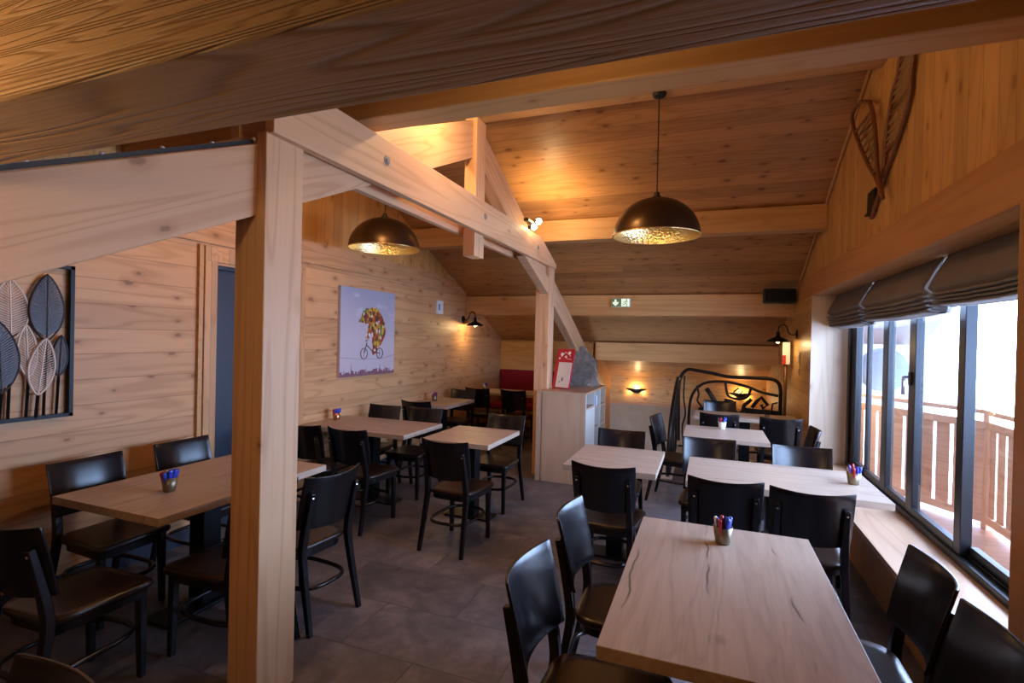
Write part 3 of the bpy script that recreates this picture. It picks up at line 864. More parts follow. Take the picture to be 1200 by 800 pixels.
# ------------------------------------------------------------------ pendant lamps
M['dome_out'] = plain('bronze_dome', (.10, .068, .04), .32, .85, noise=.3, nscale=18)
def dome_in():
    t = NT('hammered_gold')
    tc = t.node('ShaderNodeTexCoord').outputs['Object']
    vo = t.node('ShaderNodeTexVoronoi'); t.put(vo.inputs['Vector'], tc); vo.inputs['Scale'].default_value = 55
    t.bump(vo.outputs['Distance'], .5, .006)
    return t.set(Base_Color=(.85, .62, .28, 1), Metallic=1.0, Roughness=.28)
M['dome_in'] = dome_in()
M['bulb'] = plain('warm_bulb', (1, .9, .7), .3, em=(1.0, .62, .28), es=1.6)
def pendant(x, y, label):
    zr_, R_, Hh = 2.475, .335, .30
    t = thing('pendant_lamp', label, 'pendant lamp', (x, y, 3.60))
    q = lambda z: z - 3.60
    outer = [(R_ * math.sin(a), zr_ + Hh * math.cos(a)) for a in [PI / 2 * k / 16 for k in range(16, -1, -1)]]
    bm = bmesh.new(); lathe(bm, [(max(r, .001), q(z)) for r, z in outer], 48)
    bmesh.ops.remove_doubles(bm, verts=bm.verts, dist=.003)
    obj('lamp_shade', bm, M['dome_out'], t, smooth=True)
    bm = bmesh.new(); lathe(bm, [(max(r * .985, .001), q(zr_ + (z - zr_) * .985)) for r, z in outer], 48)
    bmesh.ops.remove_doubles(bm, verts=bm.verts, dist=.003)
    lathe(bm, [(R_ * .985, q(zr_)), (R_ + .004, q(zr_ - .003)), (R_ + .004, q(zr_ + .006)), (R_ * .995, q(zr_ + .008))], 48)
    obj('shade_lining', bm, M['dome_in'], t, smooth=True)
    bm = bmesh.new(); lathe(bm, [(.001, q(zr_ + Hh + .045)), (.02, q(zr_ + Hh + .045)), (.022, q(zr_ + Hh + .02)), (.035, q(zr_ + Hh + .015)), (.035, q(zr_ + Hh - .006))], 16)
    obj('cap', bm, M['rubber'], t, smooth=False)
    bm = bmesh.new(); tube(bm, [(0, 0, 0), (0, 0, q(zr_ + Hh + .04))], .005, 8)
    obj('cord', bm, M['rubber'], t)
    bm = bmesh.new(); lathe(bm, [(.001, 0), (.055, 0), (.055, -.012), (.045, -.028), (.012, -.04), (.001, -.04)], 20)
    obj('canopy', bm, M['rubber'], t)
    bm = bmesh.new(); bmesh.ops.create_uvsphere(bm, u_segments=16, v_segments=10, radius=.045)
    obj('bulb', bm, M['bulb'], t, smooth=True, loc=(0, 0, q(zr_ + .14)))
    return t
pendant(-.40, 4.2, 'bronze dome pendant lamp on a long cord above the right tables')
pendant(-2.93, 4.2, 'bronze dome pendant lamp left of the truss, above the bear picture table')

# ------------------------------------------------------------------ lamps on the walls
def wall_lamp(x, y, z, s, label):
    t = thing('wall_lamp', label, 'wall lamp', (x, y, z))
    bm = bmesh.new(); lathe(bm, [(.001, 0), (.055, 0), (.055, .012), (.02, .02), (.001, .02)], 20)
    bmesh.ops.rotate(bm, verts=bm.verts, matrix=Matrix.Rotation(s * PI / 2, 3, 'Y'))
    obj('wall_plate', bm, M['black_metal'], t)
    bm = bmesh.new()
    tube(bm, smooth_path([(s * .01, 0, 0), (s * .06, 0, -.01), (s * .10, 0, .02), (s * .12, 0, .09), (s * .16, 0, .12), (s * .21, 0, .09), (s * .22, 0, .01)], 5), .008, 8)
    obj('gooseneck_arm', bm, M['black_metal'], t, smooth=True)
    bm = bmesh.new()
    lathe(bm, [(.022, .03), (.026, -.03), (.045, -.045), (.10, -.07), (.135, -.10), (.135, -.106), (.128, -.104), (.095, -.075), (.04, -.05), (.0, -.045)], 28, (s * .22, 0, 0))
    obj('lamp_shade', bm, M['black_metal'], t, smooth=True)
    bm = bmesh.new(); bmesh.ops.create_uvsphere(bm, u_segments=12, v_segments=8, radius=.03)
    obj('bulb', bm, M['bulb'], t, smooth=True, loc=(s * .22, 0, -.09))
    return t
wall_lamp(XL, 7.60, 1.94, 1, 'black gooseneck wall lamp on the left wall in the far corner')
wall_lamp(XR, 7.45, 1.78, -1, 'black gooseneck wall lamp on the right wall under the loudspeaker')
def sconce(x, y, z, label):
    t = thing('wall_sconce', label, 'wall sconce', (x, y, z))
    bm = bmesh.new()
    # curved bowl: half shell against the wall, pointed at both ends
    NU, NV = 22, 6
    rows = []
    for j in range(NV + 1):
        v = j / NV
        rows.append([bm.verts.new((.22 * math.cos(PI + PI * i / NU) * math.cos(v * PI / 2 * .93), -.10 * math.sin(PI * i / NU) * math.cos(v * PI / 2 * .93) - .012, -.10 * math.sin(v * PI / 2) * math.sin(PI * i / NU) ** .6)) for i in range(NU + 1)])
    for j in range(NV):
        for i in range(NU): bm.faces.new((rows[j][i], rows[j][i + 1], rows[j + 1][i + 1], rows[j + 1][i]))
    obj('shade', bm, M['iron'], t, smooth=True)
    obj('wall_plate', B((-.06, .06, -.012, 0, -.10, -.01)), M['iron'], t, bevel=.003)
    bm = bmesh.new(); bmesh.ops.create_uvsphere(bm, u_segments=12, v_segments=8, radius=.018)
    obj('bulb', bm, M['bulb'], t, smooth=True, loc=(0, -.05, -.04))
    return t
YK = YF - .02
sconce(-1.36, YK, .66, 'iron half bowl sconce on the back wall left of the railing')
sconce(.62, YK, .68, 'iron half bowl sconce glowing behind the iron railing')

# twin spots on the truss
t = thing('twin_spotlight', 'pair of bright spot lamps on the far rafter of the truss', 'spotlight', (-1.78, 5.17, 2.885))
obj('spot_bar', B((-.03, .02, -.14, .14, -.02, .01)), M['rubber'], t, bevel=.003)
M['spot'] = plain('spot_bulb', (1, .9, .7), .3, em=(1.0, .72, .36), es=60)
for dy, dz in ((-.07, -.075), (.09, .02)):
    bm = bmesh.new(); bmesh.ops.create_uvsphere(bm, u_segments=14, v_segments=10, radius=.032)
    obj('bulb', bm, M['spot'], t, smooth=True, loc=(.06, dy, dz))
    bm = bmesh.new(); lathe(bm, [(.012, .0), (.02, .0), (.024, .05), (.022, .05), (.012, .002)], 14)
    bmesh.ops.rotate(bm, verts=bm.verts, matrix=Matrix.Rotation(PI / 2, 3, 'Y'))
    obj('socket', bm, M['rubber'], t, loc=(0, dy, dz))

# ------------------------------------------------------------------ shelf cabinet, menu, stone
cx0, cx1, cy0, cy1, ch = -1.85, -1.265, 5.72, 6.93, 1.045
t = thing('shelf_cabinet', 'beech shelf cabinet with open pigeonholes beside the truss post', 'cabinet', (-1.5575, 6.325, 0))
o_ = V((-1.5575, 6.325, 0))
def cb(name, x0, x1, y0, y1, z0, z1, m=M['cabinet'], par=None, bev=.002):
    return obj(name, B((x0 - o_.x, x1 - o_.x, y0 - o_.y, y1 - o_.y, z0, z1)), m, par or t, bevel=bev)
o = plank('side_panel', [rect(0, ch - .022, cx0 - o_.x, cx1 - o_.x)], .02, M['cabinet'], (0, cy0 - o_.y, 0), (0, 0, 1), (1, 0, 0), t)
o.matrix_local = frame_mat((0, cy0 - o_.y, 0), (0, 0, 1), (1, 0, 0))
cx0 = -1.79
cb('side_panel', cx0, cx1, cy1 - .02, cy1, 0, ch - .022)
cb('back_panel', cx0, cx0 + .012, cy0, cy1, 0, ch - .022)
cb('top', -1.79, cx1 + .004, cy0 + .02, cy1, ch - .022, ch, wood('cabinet_top', (.42, .24, .14), (.34, .18, .10), knots=0, rough=.3))
cb('top_edge', -1.85, cx1 + .004, cy0 - .004, cy0 + .02, ch - .022, ch, M['cabinet'])
cb('bottom', cx0 + .012, cx1, cy0 + .02, cy1 - .02, .05, .07)
pale = plain('pale_panel', (.62, .58, .52), .45)
M['pale_panel'] = pale
ymid = cy0 + .50
cb('divider', cx0, cx1 - .002, ymid, ymid + .02, .07, ch - .022, pale)
cb('divider', cx0, cx1 - .002, ymid + .35, ymid + .37, .07, ch - .022, pale)
cb('door_panel', cx1 - .02, cx1, cy0 + .01, ymid - .004, .07, .84, pale)
for z in (.84,): cb('shelf', cx0, cx1 - .006, cy0 + .02, ymid, z, z + .02)
for z in (.30, .55, .80): cb('shelf', cx0, cx1 - .006, ymid + .02, cy1 - .02, z, z + .018)
# front edging
cb('edge_band', cx1 - .002, cx1 + .003, cy0, cy0 + .02, 0, ch - .022, pale)
for k, (c, nm) in enumerate((((.6, .1, .12), 'red'), ((.1, .25, .5), 'blue'), ((.75, .75, .75), 'white'))):
    bm = B((-.05, .05, -.025, .025, 0, .13))
    o = obj('leaflet_box', bm, plain('leaflet_' + nm, c, .5), loc=(cx1 - .07, ymid + .08 + k * .065, .8185))
    tag(o, '%s leaflet box in the top pigeonhole of the cabinet' % nm, 'leaflets', bevel if False else None)
# menu board leaning on the post
mb = thing('menu_board', 'red menu board with white sheet leaning on the cabinet top', 'menu board', (-1.66, 6.05, ch), 0)
lean = .25
mm = Matrix.Rotation(-.35, 4, 'Z') @ Matrix.Rotation(-lean, 4, 'X')
def MB(name, bm, m):
    bmesh.ops.transform(bm, matrix=mm, verts=bm.verts)
    return obj(name, bm, m, mb)
MB('board', B((-.125, .125, 0, .015, .008, .50)), plain('menu_red', (.50, .012, .03), .35))
MB('sheet', B((-.075, .115, -.004, 0, .02, .33)), plain('menu_paper', (.78, .76, .76), .5))
bm = bmesh.new()
for a, b, r in ((-.05, .43, .022), (.01, .40, .016), (.055, .45, .02), (-.08, .38, .012)):
    prism(bm, arc(a, b, r, 0, 330, 8), -.003, 0, lambda x, y, z: V((x, z, y)))
for a, b in (((-.06, .40), (.0, .46)), ((.0, .46), (.08, .41)), ((.02, .38), (.10, .37))):
    tube(bm, [(a[0], -.002, a[1]), (b[0], -.002, b[1])], .003, 4)
MB('white_drawing', bm, M['white'])
bm = bmesh.new()
prism(bm, [(.0, .10), (.012, .095), (.02, .12), (.012, .15), (.003, .13)], -.006, -.004, lambda x, y, z: V((x, z, y)))
prism(bm, [(-.03, .08), (-.018, .08), (-.018, .095), (-.03, .095)], -.006, -.004, lambda x, y, z: V((x, z, y)))
MB('black_print', bm, M['rubber'])
# stone slab
bm = bmesh.new()
so = [(-.19, 0), (.24, 0), (.25, .10), (.22, .22), (.20, .33), (.13, .42), (.08, .46), (.05, .52), (-.02, .50), (-.04, .45), (-.19, .45), (-.2, .2)]
so = smooth_path(so, 3, True)
so = [(x + random.uniform(-.006, .006), y + random.uniform(-.006, .006) if y > .01 else y) for x, y in so]
prism(bm, so, 0, .05, lambda x, y, z: V((x, z + y * .22, max(0, y))))
o = obj('stone_slab', bm, M['rock'], loc=(-1.56, 6.56, ch), bevel=.006)
tag(o, 'rough grey stone slab standing on the cabinet behind the menu', 'stone')

# ------------------------------------------------------------------ red bench
t = thing('bench', 'red upholstered bench in the far left corner', 'bench', (-2.9, 9.0, 0))
bm = bmesh.new(); box(bm, -.83, .88, -.30, .20, .36, .46)
obj('seat_cushion', bm, M['red_fabric'], t, bevel=.03, segs=3)
bm = bmesh.new(); box(bm, -.82, .88, .20, .34, .46, 1.04)
bmesh.ops.subdivide_edges(bm, edges=bm.edges[:], cuts=6, use_grid_fill=True)
for v in bm.verts: v.co.y += .008 * math.sin(v.co.x * 9 + v.co.z * 11)
obj('backrest', bm, M['red_fabric'], t, bevel=.02, segs=3)
obj('plinth', B((-.82, .86, -.26, .34, 0, .36)), M['lintel'], t)

# ------------------------------------------------------------------ iron railing round the stairwell
t = thing('iron_railing', 'black forged iron railing with cut out figures around the stairwell', 'railing', (.3, 8.0, 0))
def RT(name, pts, r, m=M['iron'], n=8, sm=True, closed=False, flat=None):
    bm = bmesh.new(); tube(bm, [(x - .3, y - 8.0, z) for x, y, z in pts], r, n, closed=closed, flat=flat)
    return obj(name, bm, m, t, smooth=sm)
y8 = 7.97
RT('handrail', smooth_path([(-.37, y8, .20), (-.38, y8, .9), (-.36, y8, 1.12), (-.27, y8, 1.24), (-.12, y8, 1.235), (.10, y8, 1.20), (.30, y8, 1.165), (.55, y8, 1.165), (.80, y8, 1.165), (.91, y8, 1.13), (.955, y8, 1.03), (.96, y8, .8), (.96, y8, .0)], 5), .026)
RT('lower_arch', smooth_path([(-.22, y8, .0), (-.23, y8, .6), (-.19, y8, .88), (-.06, y8, 1.04), (.12, y8, 1.09), (.32, y8, 1.085), (.55, y8, 1.035), (.72, y8, .97), (.93, y8, .93)], 5), .02)
RT('bottom_rail', [(-.37, y8, .12), (.96, y8, .12)], .016)
# side run along the stairs
RT('handrail', smooth_path([(-.38, y8, 1.10), (-.385, 7.7, 1.13), (-.39, 7.3, 1.0), (-.40, 6.95, .82), (-.41, 6.7, .6), (-.42, 6.6, .3), (-.42, 6.58, 0)], 5), .024)
for k in range(7):
    yy = 6.75 + k * .18
    RT('baluster', [(-.40, yy, 0), (-.40 - .02 * math.sin(k), yy + .03, .35), (-.395, yy, .60 + .07 * k)], .011, n=6)
RT('side_rail', [(-.40, 6.6, .12), (-.39, y8, .12)], .014)
RT('baluster', smooth_path([(-.30, y8, .15), (-.32, y8, .4), (-.28, y8, .6), (-.31, y8, .85), (-.30, y8, 1.15)], 4), .012, n=6)
# plates and figures
def plate(name, poly, th=.012):
    bm = bmesh.new(); prism(bm, [(a - .3, b) for a, b in poly], -th / 2, th / 2, lambda x, y, z: V((x, z - .03, y)))
    return obj(name, bm, M['iron'], t)
plate('plate', [(-.10, .56), (.33, .56), (.33, .66), (.28, .72), (.05, .74), (-.1, .70)])
plate('plate', [(.50, .56), (.95, .56), (.95, .72), (.52, .74)])
# horned head in the middle
RT('horned_figure', smooth_path([(.25, y8 - .03, 1.09), (.265, y8 - .03, .98), (.30, y8 - .03, .89), (.42, y8 - .03, .855), (.53, y8 - .03, .89), (.57, y8 - .03, .97), (.585, y8 - .03, 1.03)], 4), .036, n=6, flat=(1, .5))
RT('horned_figure', smooth_path([(.24, y8 - .03, .83), (.34, y8 - .03, .82), (.375, y8 - .03, .77), (.385, y8 - .03, .69), (.43, y8 - .03, .655), (.485, y8 - .03, .69), (.50, y8 - .03, .77), (.55, y8 - .03, .82), (.59, y8 - .03, .87)], 4), .028, n=6, flat=(1, .5))
RT('horned_figure', [(.36, y8 - .03, .95), (.42, y8 - .03, 1.01), (.48, y8 - .03, .97), (.42, y8 - .03, .91)], .011, n=6)
# left ski like figure and right zigzag figure
RT('leaping_figure', [(.0, y8 - .03, .99), (.06, y8 - .03, .90), (.12, y8 - .03, .80), (.17, y8 - .03, .77)], .036, n=6, flat=(1, .5))
RT('leaping_figure', [(-.13, y8 - .03, 1.02), (-.10, y8 - .03, .90), (-.12, y8 - .03, .80), (-.06, y8 - .03, .72)], .032, n=6, flat=(1, .5))
RT('zigzag_figure', [(.60, y8 - .03, .75), (.66, y8 - .03, .84), (.72, y8 - .03, .90), (.80, y8 - .03, .80), (.74, y8 - .03, .745), (.72, y8 - .03, .80)], .027, n=6, flat=(1, .5))
RT('zigzag_figure', [(.85, y8 - .03, .73), (.86, y8 - .03, .82), (.92, y8 - .03, .84)], .025, n=6, flat=(1, .5))

# ------------------------------------------------------------------ exit sign, speaker, switches
t = thing('exit_sign', 'green emergency exit sign with arrow and running figure on the purlin', 'exit sign', (-1.205, 7.68, 2.205))
gm = plain('sign_green', (.10, .17, .075), .4, em=(.12, .2, .09), es=.25)
wm_ = plain('sign_white', (.85, .9, .8), .4, em=(.8, 1.0, .75), es=.7)
obj('housing', B((-.14, .14, -.045, 0, -.066, .066)), M['white'], t, bevel=.004)
obj('panel', B((-.134, .134, -.048, -.045, -.06, .06)), gm, t)
F = lambda x, y, z: V((x, z, y))
bm = bmesh.new(); prism(bm, [(-.088, .045), (-.062, .045), (-.062, -.0), (-.034, .012), (-.034, -.012), (-.075, -.05), (-.116, -.012), (-.116, .012), (-.088, 0)], -.051, -.048, F)
obj('arrow', bm, wm_, t)
bm = bmesh.new(); prism(bm, rect(.01, .128, -.054, .054), -.0495, -.048, F); obj('doorway', bm, wm_, t)
bm = bmesh.new()
prism(bm, arc(.085, .038, .011, 0, 330, 10), -.052, -.0495, F)
for a, b in (((.078, .025), (.07, -.008)), ((.07, -.008), (.095, -.025)), ((.095, -.025), (.092, -.052)), ((.07, -.008), (.05, -.03)), ((.05, -.03), (.028, -.03)), ((.078, .02), (.105, .008)), ((.078, .02), (.05, .012)), ((.05, .012), (.045, -.008))):
    tube(bm, [(a[0], -.05, a[1]), (b[0], -.05, b[1])], .0055, 6)
obj('running_figure', bm, gm, t)

t = thing('loudspeaker', 'black loudspeaker hung in the corner of wall and purlin on the right', 'loudspeaker', (.86, 7.48, 2.27), .25)
bm = bmesh.new()
prism(bm, [(-.21, -.03), (.17, -.10), (.19, .08), (-.18, .08)], -.095, .095, lambda x, y, z: V((x, y, z)))
obj('cabinet_body', bm, M['rubber'], t, bevel=.02, segs=3)
bm = bmesh.new(); prism(bm, [(-.19, -.037), (.155, -.10), (.155, -.09), (-.19, -.027)], -.07, .07); obj('grille', bm, fabric('grille_cloth', (.02, .02, .02), (.01, .01, .01), 400), t)
bm = bmesh.new(); tube(bm, [(0, .06, 0), (.05, .19, 0)], .012); obj('bracket', bm, M['rubber'], t)

def plate_box(name, label, cat, x0, x1, y0, y1, z0, z1, mat):
    o = obj(name, B((x0, x1, y0, y1, z0, z1)), mat, bevel=.003); return tag(o, label, cat)
def wall_switch(label, x, y, z, s, hh, hw, mat):
    t = thing('wall_switch', label, 'switch', (x, y, z))
    obj('cover_plate', B((min(0, s * .012), max(0, s * .012), -hw, hw, -hh, hh)), mat, t, bevel=.003)
    obj('rocker', B((min(s * .012, s * .018), max(s * .012, s * .018), -hw * .6, hw * .6, -hh * .6, hh * .6)), mat, t, bevel=.002)
wall_switch('beige light switch low on the right wall below the gooseneck lamp', XR, 7.25, 1.315, -1, .045, .045, plain('beige_plastic', (.55, .45, .32), .4))
wall_switch('tall beige switch panel on the right wall above the light switch', XR, 7.22, 1.47, -1, .085, .06, plain('beige_plastic_2', (.58, .46, .32), .4))
t = thing('alarm_panel', 'white box with a blue strip on the left wall right of the bear picture', 'alarm panel', (XL, 6.78, 2.08))
obj('housing', B((0, .03, -.09, .09, -.10, .10)), M['white'], t, bevel=.008)
obj('blue_marking', B((.03, .032, -.055, -.02, -.045, .05)), M['blue_print'], t)
t = thing('fire_notice', 'white and red notice beside the iron railing near the right wall', 'notice', (.985, 7.72, 1.38))
obj('sheet', B((-.045, .045, 0, .01, 0, .30)), M['white'], t)
obj('red_field', B((-.045, -.005, -.004, 0, .0, .12)), plain('notice_red', (.6, .03, .03), .5), t)
bm = bmesh.new(); tube(bm, [(.985, 7.76, 0), (.985, 7.76, 1.62)], .022, 10)
tag(obj('standpipe', bm, plain('copper_pipe', (.20, .09, .05), .4, .5), smooth=True), 'brown vertical pipe at the right end of the iron railing', 'pipe')

# ------------------------------------------------------------------ bear picture
PW, PH = 1.03, 1.0
t = thing('canvas_picture', 'canvas picture of a colourful bear cycling on a rope', 'picture', (XL + .002, 5.06, 1.175))
# local: picture u across (world y), v up
def PF(depth): return lambda x, y, z: V((depth + z, x, y))
def sky():
    q = NT('painted_sky')
    tc = q.node('ShaderNodeTexCoord').outputs['Object']
    x, y, z = q.sep(tc)
    f = q.math('DIVIDE', z, PH)
    n = q.noise(q.comb(0.0, q.math('MULTIPLY', y, 3.0), q.math('MULTIPLY', z, 7.0)), 1.0, 4, .55)
    base = q.ramp(f, [(.0, (.56, .48, .52)), (1.0, (.38, .39, .50)), (.4, (.58, .51, .56))])
    cl = q.math('MULTIPLY', q.smooth(n, .56, .72), q.smooth(f, .45, .7))
    return q.set(Base_Color=q.mix(q.math('MULTIPLY', cl, .7), base, (.68, .68, .74, 1)), Roughness=.7)
obj('canvas', B((0, .036, -PW / 2, PW / 2, 0, PH)), sky(), t, bevel=.002)
def patches():
    q = NT('colour_patches')
    tc = q.node('ShaderNodeTexCoord').outputs['Object']
    x, y, z = q.sep(tc)
    vo = q.node('ShaderNodeTexVoronoi'); q.put(vo.inputs['Vector'], q.comb(0.0, q.math('MULTIPLY', y, 1.3), z)); vo.inputs['Scale'].default_value = 24
    r = q.sep(vo.outputs['Color'])[0]
    cr = q.node('ShaderNodeValToRGB'); cr.color_ramp.interpolation = 'CONSTANT'; q.put(cr.inputs[0], r)
    cols = [(.0, (.16, .045, .02)), (.16, (.45, .10, .02)), (.30, (.62, .28, .02)), (.44, (.75, .72, .65)), (.56, (.40, .03, .02)), (.68, (.10, .04, .02)), (.80, (.62, .42, .05)), (.92, (.16, .25, .06))]
    e = cr.color_ramp.elements
    e[0].position, e[0].color = 0, (*cols[0][1], 1); e[1].position, e[1].color = cols[1][0], (*cols[1][1], 1)
    for p, c in cols[2:]: k = e.new(p); k.color = (*c, 1)
    return q.set(Base_Color=cr.outputs[0], Roughness=.6)
bm = bmesh.new()
def uv(u, v): return ((u - .5) * PW, (1 - v) * PH)
body = [(.50, .215), (.60, .20), (.68, .24), (.75, .32), (.80, .40), (.81, .50), (.77, .58), (.72, .645), (.66, .69), (.63, .74), (.58, .765), (.55, .73), (.565, .67), (.55, .60), (.555, .52), (.52, .52), (.49, .575), (.44, .575), (.435, .54), (.46, .50), (.475, .43), (.46, .40), (.40, .40), (.36, .385), (.315, .385), (.31, .36), (.345, .335), (.355, .30), (.38, .255), (.42, .235), (.43, .215), (.46, .22)]
prism(bm, smooth_path([uv(*p) for p in body], 3, True), .036, .038, lambda x, y, z: V((z, x, y)))
obj('bear', bm, patches(), t)
bm = bmesh.new()
for cu in (.405, .70):
    c = uv(cu, .745)
    tube(bm, [(.038, c[0] + .062 * math.cos(a), c[1] + .062 * math.sin(a)) for a in [2 * PI * k / 24 for k in range(24)]], .005, 6, closed=True)
    tube(bm, [(.037, c[0], c[1] - .05), (.037, c[0], c[1] + .05)], .002, 4)
for a, b in (((.405, .745), (.455, .62)), ((.455, .65), (.575, .73)), ((.575, .73), (.70, .745)), ((.43, .60), (.47, .59))):
    p, q_ = uv(*a), uv(*b); tube(bm, [(.038, *p), (.038, *q_)], .006, 6)
obj('bicycle', bm, plain('bike_red', (.16, .02, .02), .5), t)
bm = bmesh.new()
tube(bm, [(.037, *uv(*p)) for p in smooth_path([(.005, .78), (.25, .80), (.405, .808), (.70, .808), (.85, .795), (.995, .77)], 4)], .0025, 4)
obj('rope', bm, plain('rope_grey', (.14, .13, .17), .6), t)
rr = random.Random(3)
sk = [(-PW / 2, 0.0)]
x = -PW / 2
while x < PW / 2 - .02:
    w_ = rr.uniform(.012, .035); h_ = rr.uniform(.03, .075)
    sk += [(x, h_), (min(x + w_, PW / 2), h_)]; x += w_
sk += [(PW / 2, .05), (PW / 2, 0)]
bm = bmesh.new(); prism(bm, sk, .036, .0372, lambda x, y, z: V((z, x, y)))
for xx, hh in ((-.32, .16), (-.05, .10), (.22, .13), (.32, .10)):
    prism(bm, [(xx - .008, .03), (xx + .008, .03), (xx, hh)], .036, .0372, lambda x, y, z: V((z, x, y)))
q = NT('skyline'); tc = q.node('ShaderNodeTexCoord').outputs['Object']
obj('skyline', bm, q.set(Base_Color=q.mix(q.noise(tc, 30, 2), (.05, .04, .10, 1), (.42, .16, .16, 1)), Roughness=.7), t)

# ------------------------------------------------------------------ metal leaf art
t = thing('leaf_wall_art', 'framed metal wall art of dark and silver leaves on the left wall', 'wall art', (XL + .01, 1.42, 1.10))
# local: y = world y - 1.42 ; z from 0
FY0, FY1, FH = -.62, .625, .935
bm = B((0, .03, FY1 - .022, FY1, 0, FH), (0, .03, FY0, FY0 + .022, 0, FH), (0, .03, FY0, FY1, 0, .022), (0, .03, FY0, FY1, FH - .022, FH))
obj('frame', bm, M['black_metal'], t)
M['leaf_silver'] = plain('silver_leaf', (.86, .68, .54), .5, .1)
M['leaf_dark'] = plain('dark_leaf', (.05, .04, .042), .42, .4)
def leaf(cy, cz, hw, hl, m, depth, tilt=0.0, ribs=16, stem=True):
    bm = bmesh.new()
    def S(a, b):
        c_, s_ = math.cos(tilt), math.sin(tilt)
        return V((depth, cy + a * c_ - b * s_, cz + a * s_ + b * c_))
    def wd(v): # half width at v in -1..1
        return hw * (max(0, 1 - abs(v) ** 1.9)) ** .8 * (1 - .12 * v)
    N = 24
    out = [S(wd(-1 + 2 * k / N), (-1 + 2 * k / N) * hl) for k in range(N + 1)] + [S(-wd(1 - 2 * k / N), (1 - 2 * k / N) * hl) for k in range(1, N)]
    tube(bm, out, .006, 5, closed=True)
    tube(bm, [S(0, -hl), S(0, hl)], .005, 5)
    for k in range(ribs):
        v = -.86 + 1.62 * k / (ribs - 1)
        v2 = min(.97, v + .22)
        for s in (-1, 1):
            tube(bm, [S(0, v * hl), S(s * wd(v2) * .98, v2 * hl)], hl * (.030 if m == M['leaf_dark'] else .014), 4, flat=(1, .6))
    obj('leaf', bm, m, t)
    if stem:
        bm = bmesh.new(); b = S(0, -hl); tube(bm, [(depth, b.y, b.z), (depth, b.y - .01, .01)], .008, 6)
        obj('stem', bm, M['black_metal'], t)
leaf(.485, .668, .088, .20, M['leaf_dark'], .020, .0, 26)
leaf(.558, .378, .043, .125, M['leaf_dark'], .016, -.05, 18)
leaf(.395, .41, .048, .155, M['leaf_silver'], .014, .05, 18)
leaf(.462, .315, .066, .17, M['leaf_silver'], .026, -.11, 20)
leaf(.315, .65, .085, .175, M['leaf_silver'], .012, .03, 22)
leaf(.265, .375, .088, .205, M['leaf_dark'], .024, .05, 26)
leaf(.12, .68, .088, .19, M['leaf_dark'], .014, .03, 24)
leaf(.05, .40, .08, .18, M['leaf_silver'], .022, .0, 20)
leaf(-.12, .62, .09, .2, M['leaf_silver'], .014, .03, 22)
leaf(-.2, .36, .08, .18, M['leaf_dark'], .022, .0, 22)
leaf(-.4, .58, .09, .2, M['leaf_dark'], .014, .03, 22)
leaf(-.46, .34, .07, .16, M['leaf_silver'], .022, .0, 20)

# ------------------------------------------------------------------ snowshoes on the right gable
M['ash'] = plain('bent_ash', (.24, .085, .03), .45, noise=.4)
M['gut'] = plain('rawhide', (.42, .26, .11), .6)
def snowshoe(Lp, Rp, x, label, webz):
    t = thing('snowshoe', label, 'snowshoe', (x, Rp[-1][0], Rp[-1][1]))
    b = V((x, Rp[-1][0], Rp[-1][1]))
    k = 1.0
    A = [V((x, *p)) - b for p in smooth_path(Lp, 4)]
    Bp = [V((x, *p)) - b for p in smooth_path(Rp, 4)]
    bm = bmesh.new(); tube(bm, A, .014, 8); tube(bm, Bp, .014, 8)
    obj('frame', bm, M['ash'], t, smooth=True)
    # webbing
    bm = bmesh.new()
    n = min(len(A), len(Bp))
    z0, z1 = webz
    def at(path, z):
        best = min(path, key=lambda p: abs(p.z + b.z - z)); return best
    m_ = 13
    prev = None
    for i in range(m_):
        z = z0 + (z1 - z0) * i / (m_ - 1)
        p, q = at(A, z), at(Bp, z)
        if (p - q).length > .02: tube(bm, [p, q], .003, 4)
        if prev:
            tube(bm, [prev[0], q], .003, 4); tube(bm, [prev[1], p], .003, 4)
            mid0 = (prev[0] + prev[1]) / 2; tube(bm, [mid0, (p + q) / 2], .003, 4)
        prev = (p, q)
    obj('webbing', bm, M['gut'], t)
    for z in (z0, z1):
        bm = bmesh.new(); tube(bm, [at(A, z), at(Bp, z)], .012, 6)
        obj('crossbar', bm, M['ash'], t)
S1L = [(3.58, 3.66), (3.74, 3.60), (3.857, 3.441), (3.89, 3.353), (3.988, 3.27), (4.082, 3.059), (4.107, 2.919), (4.122, 2.819), (4.217, 2.694), (4.377, 2.568)]
S1R = [(3.58, 3.66), (3.55, 3.50), (3.60, 3.35), (3.643, 3.246), (3.662, 3.124), (3.801, 2.981), (4.039, 2.823), (4.217, 2.694), (4.377, 2.568)]
S2L = [(4.329, 3.382), (4.60, 3.50), (4.80, 3.50), (4.80, 3.42), (4.587, 3.182), (4.314, 2.926), (4.118, 2.773), (3.977, 2.608)]
S2R = [(4.329, 3.382), (4.242, 3.259), (4.16, 3.043), (4.11, 2.845), (3.977, 2.608)]
snowshoe(S1L, S1R, 1.08, 'long wooden snowshoe on the right gable, its tip behind the ridge beam', (2.95, 3.42))
snowshoe(S2L, S2R, 1.04, 'shorter wooden snowshoe crossing over the long one on the right gable', (2.85, 3.30))
t = thing('wall_bracket', 'small dark metal bracket behind the snowshoe tails', 'bracket', (1.10, 4.41, 2.69))
obj('plate', B((-.02, 0, -.09, .09, -.085, .085)), M['black_metal'], t, bevel=.004)
obj('lip', B((-.035, -.02, -.09, .09, -.085, -.07)), M['black_metal'], t, bevel=.002)

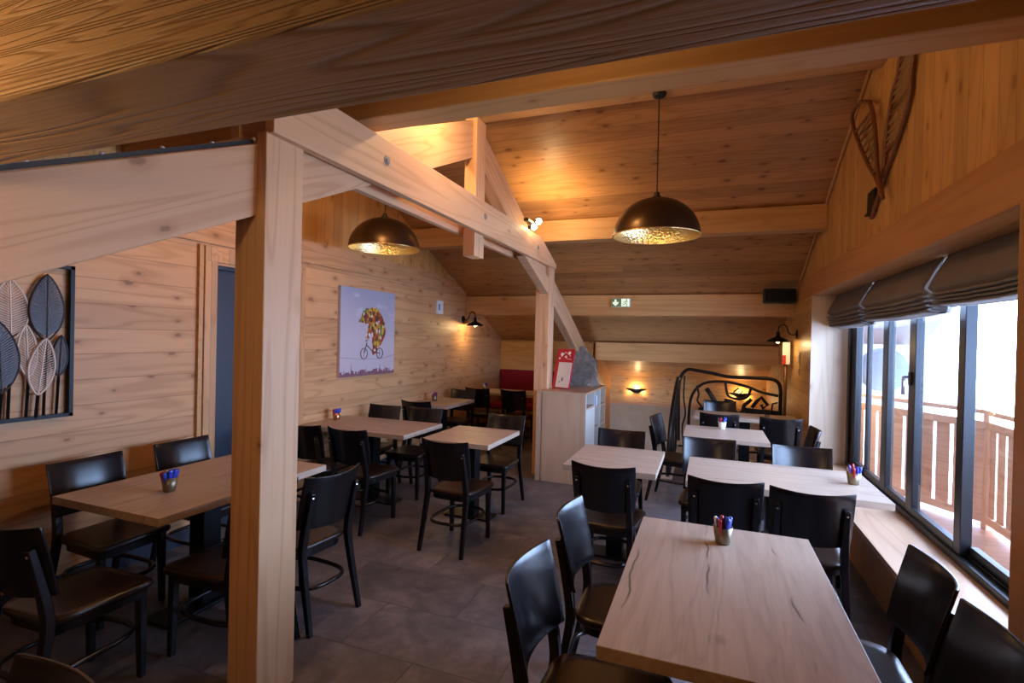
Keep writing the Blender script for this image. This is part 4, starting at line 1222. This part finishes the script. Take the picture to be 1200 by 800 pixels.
# ------------------------------------------------------------------ light
Wd = bpy.data.worlds.new('daylight'); S.world = Wd; Wd.use_nodes = True
bg = Wd.node_tree.nodes['Background']
bg.inputs[0].default_value = (.46, .645, 1.0, 1); bg.inputs[1].default_value = 26.0
def lamp(name, ty, loc, energy, col, size=.1, rot=None, **kw):
    l = bpy.data.lights.new(name, ty); l.energy = energy; l.color = col
    if ty == 'AREA':
        l.shape = 'RECTANGLE'; l.size, l.size_y = size
    elif ty in ('POINT', 'SPOT'): l.shadow_soft_size = size
    for k, v in kw.items(): setattr(l, k, v)
    o = bpy.data.objects.new(name, l); C.objects.link(o); o.location = loc
    if rot: o.rotation_euler = rot
    return o
def aim(o, target):
    o.rotation_euler = (V(target) - o.location).to_track_quat('-Z', 'Y').to_euler()
warm = (1.0, .67, .31)
o = lamp('window_portal', 'AREA', (1.58, 4.45, 1.27), 1, (1, 1, 1), (1.85, 4.1), (0, PI / 2, 0)); o.data.cycles.is_portal = True
for x in (-.40, -2.93): lamp('pendant_light', 'POINT', (x, 4.2, 2.53), .8, warm, .05)
lamp('wall_lamp_light', 'POINT', (XL + .22, 7.60, 1.81), 11, warm, .03)
lamp('wall_lamp_light', 'POINT', (XR - .22, 7.45, 1.65), 7, warm, .03)
for x in (-1.36, .62): lamp('sconce_light', 'POINT', (x, YK - .06, .665), 8, warm, .02)
for x in (-1.36, .62):
    for dx in (-.14, .14): lamp('sconce_light_low', 'POINT', (x + dx, YK - .05, .58), 1.2, warm, .02)
for dy, dz in ((-.07, -.075), (.09, .02)):
    o = lamp('truss_spot', 'SPOT', (-1.68, 5.17 + dy, 2.90 + dz), 24, warm, .03, spot_size=2.9, spot_blend=1.0); aim(o, (-1.68, 5.6, 3.3))
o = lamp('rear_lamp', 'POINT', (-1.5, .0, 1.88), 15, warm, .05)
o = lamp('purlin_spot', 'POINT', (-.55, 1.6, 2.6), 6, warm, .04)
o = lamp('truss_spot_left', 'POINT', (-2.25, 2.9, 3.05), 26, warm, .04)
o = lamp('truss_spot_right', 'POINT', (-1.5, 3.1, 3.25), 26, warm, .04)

# ------------------------------------------------------------------ camera
yaw, pitch, roll, fl = 0.36271713, -0.00691710334, 0.0225106252, 603.705795
cy_, sy_ = math.cos(yaw), math.sin(yaw); cp_, sp_ = math.cos(pitch), math.sin(pitch)
f = V((-sy_ * cp_, cy_ * cp_, sp_)); r = V((cy_, sy_, 0)); u = r.cross(f)
c_, s_ = math.cos(roll), math.sin(roll)
r2 = r * c_ + u * s_; u2 = -r * s_ + u * c_
cam = bpy.data.cameras.new('camera'); co = bpy.data.objects.new('camera', cam); C.objects.link(co)
m = Matrix((r2, u2, -f)).transposed().to_4x4(); m.translation = V((0, 0, 1.65)); co.matrix_world = m
cam.sensor_width = 36; cam.lens = fl / 1200 * 36; cam.clip_start = .05
S.camera = co
S.view_settings.view_transform = 'Standard'; S.view_settings.look = 'None'
S.view_settings.gamma = 1; S.view_settings.use_curve_mapping = False
S.view_settings.exposure = 0.07
S.cycles.max_bounces = 10; S.cycles.diffuse_bounces = 5; S.cycles.glossy_bounces = 4; S.cycles.transparent_max_bounces = 12
S.cycles.sample_clamp_indirect = 6
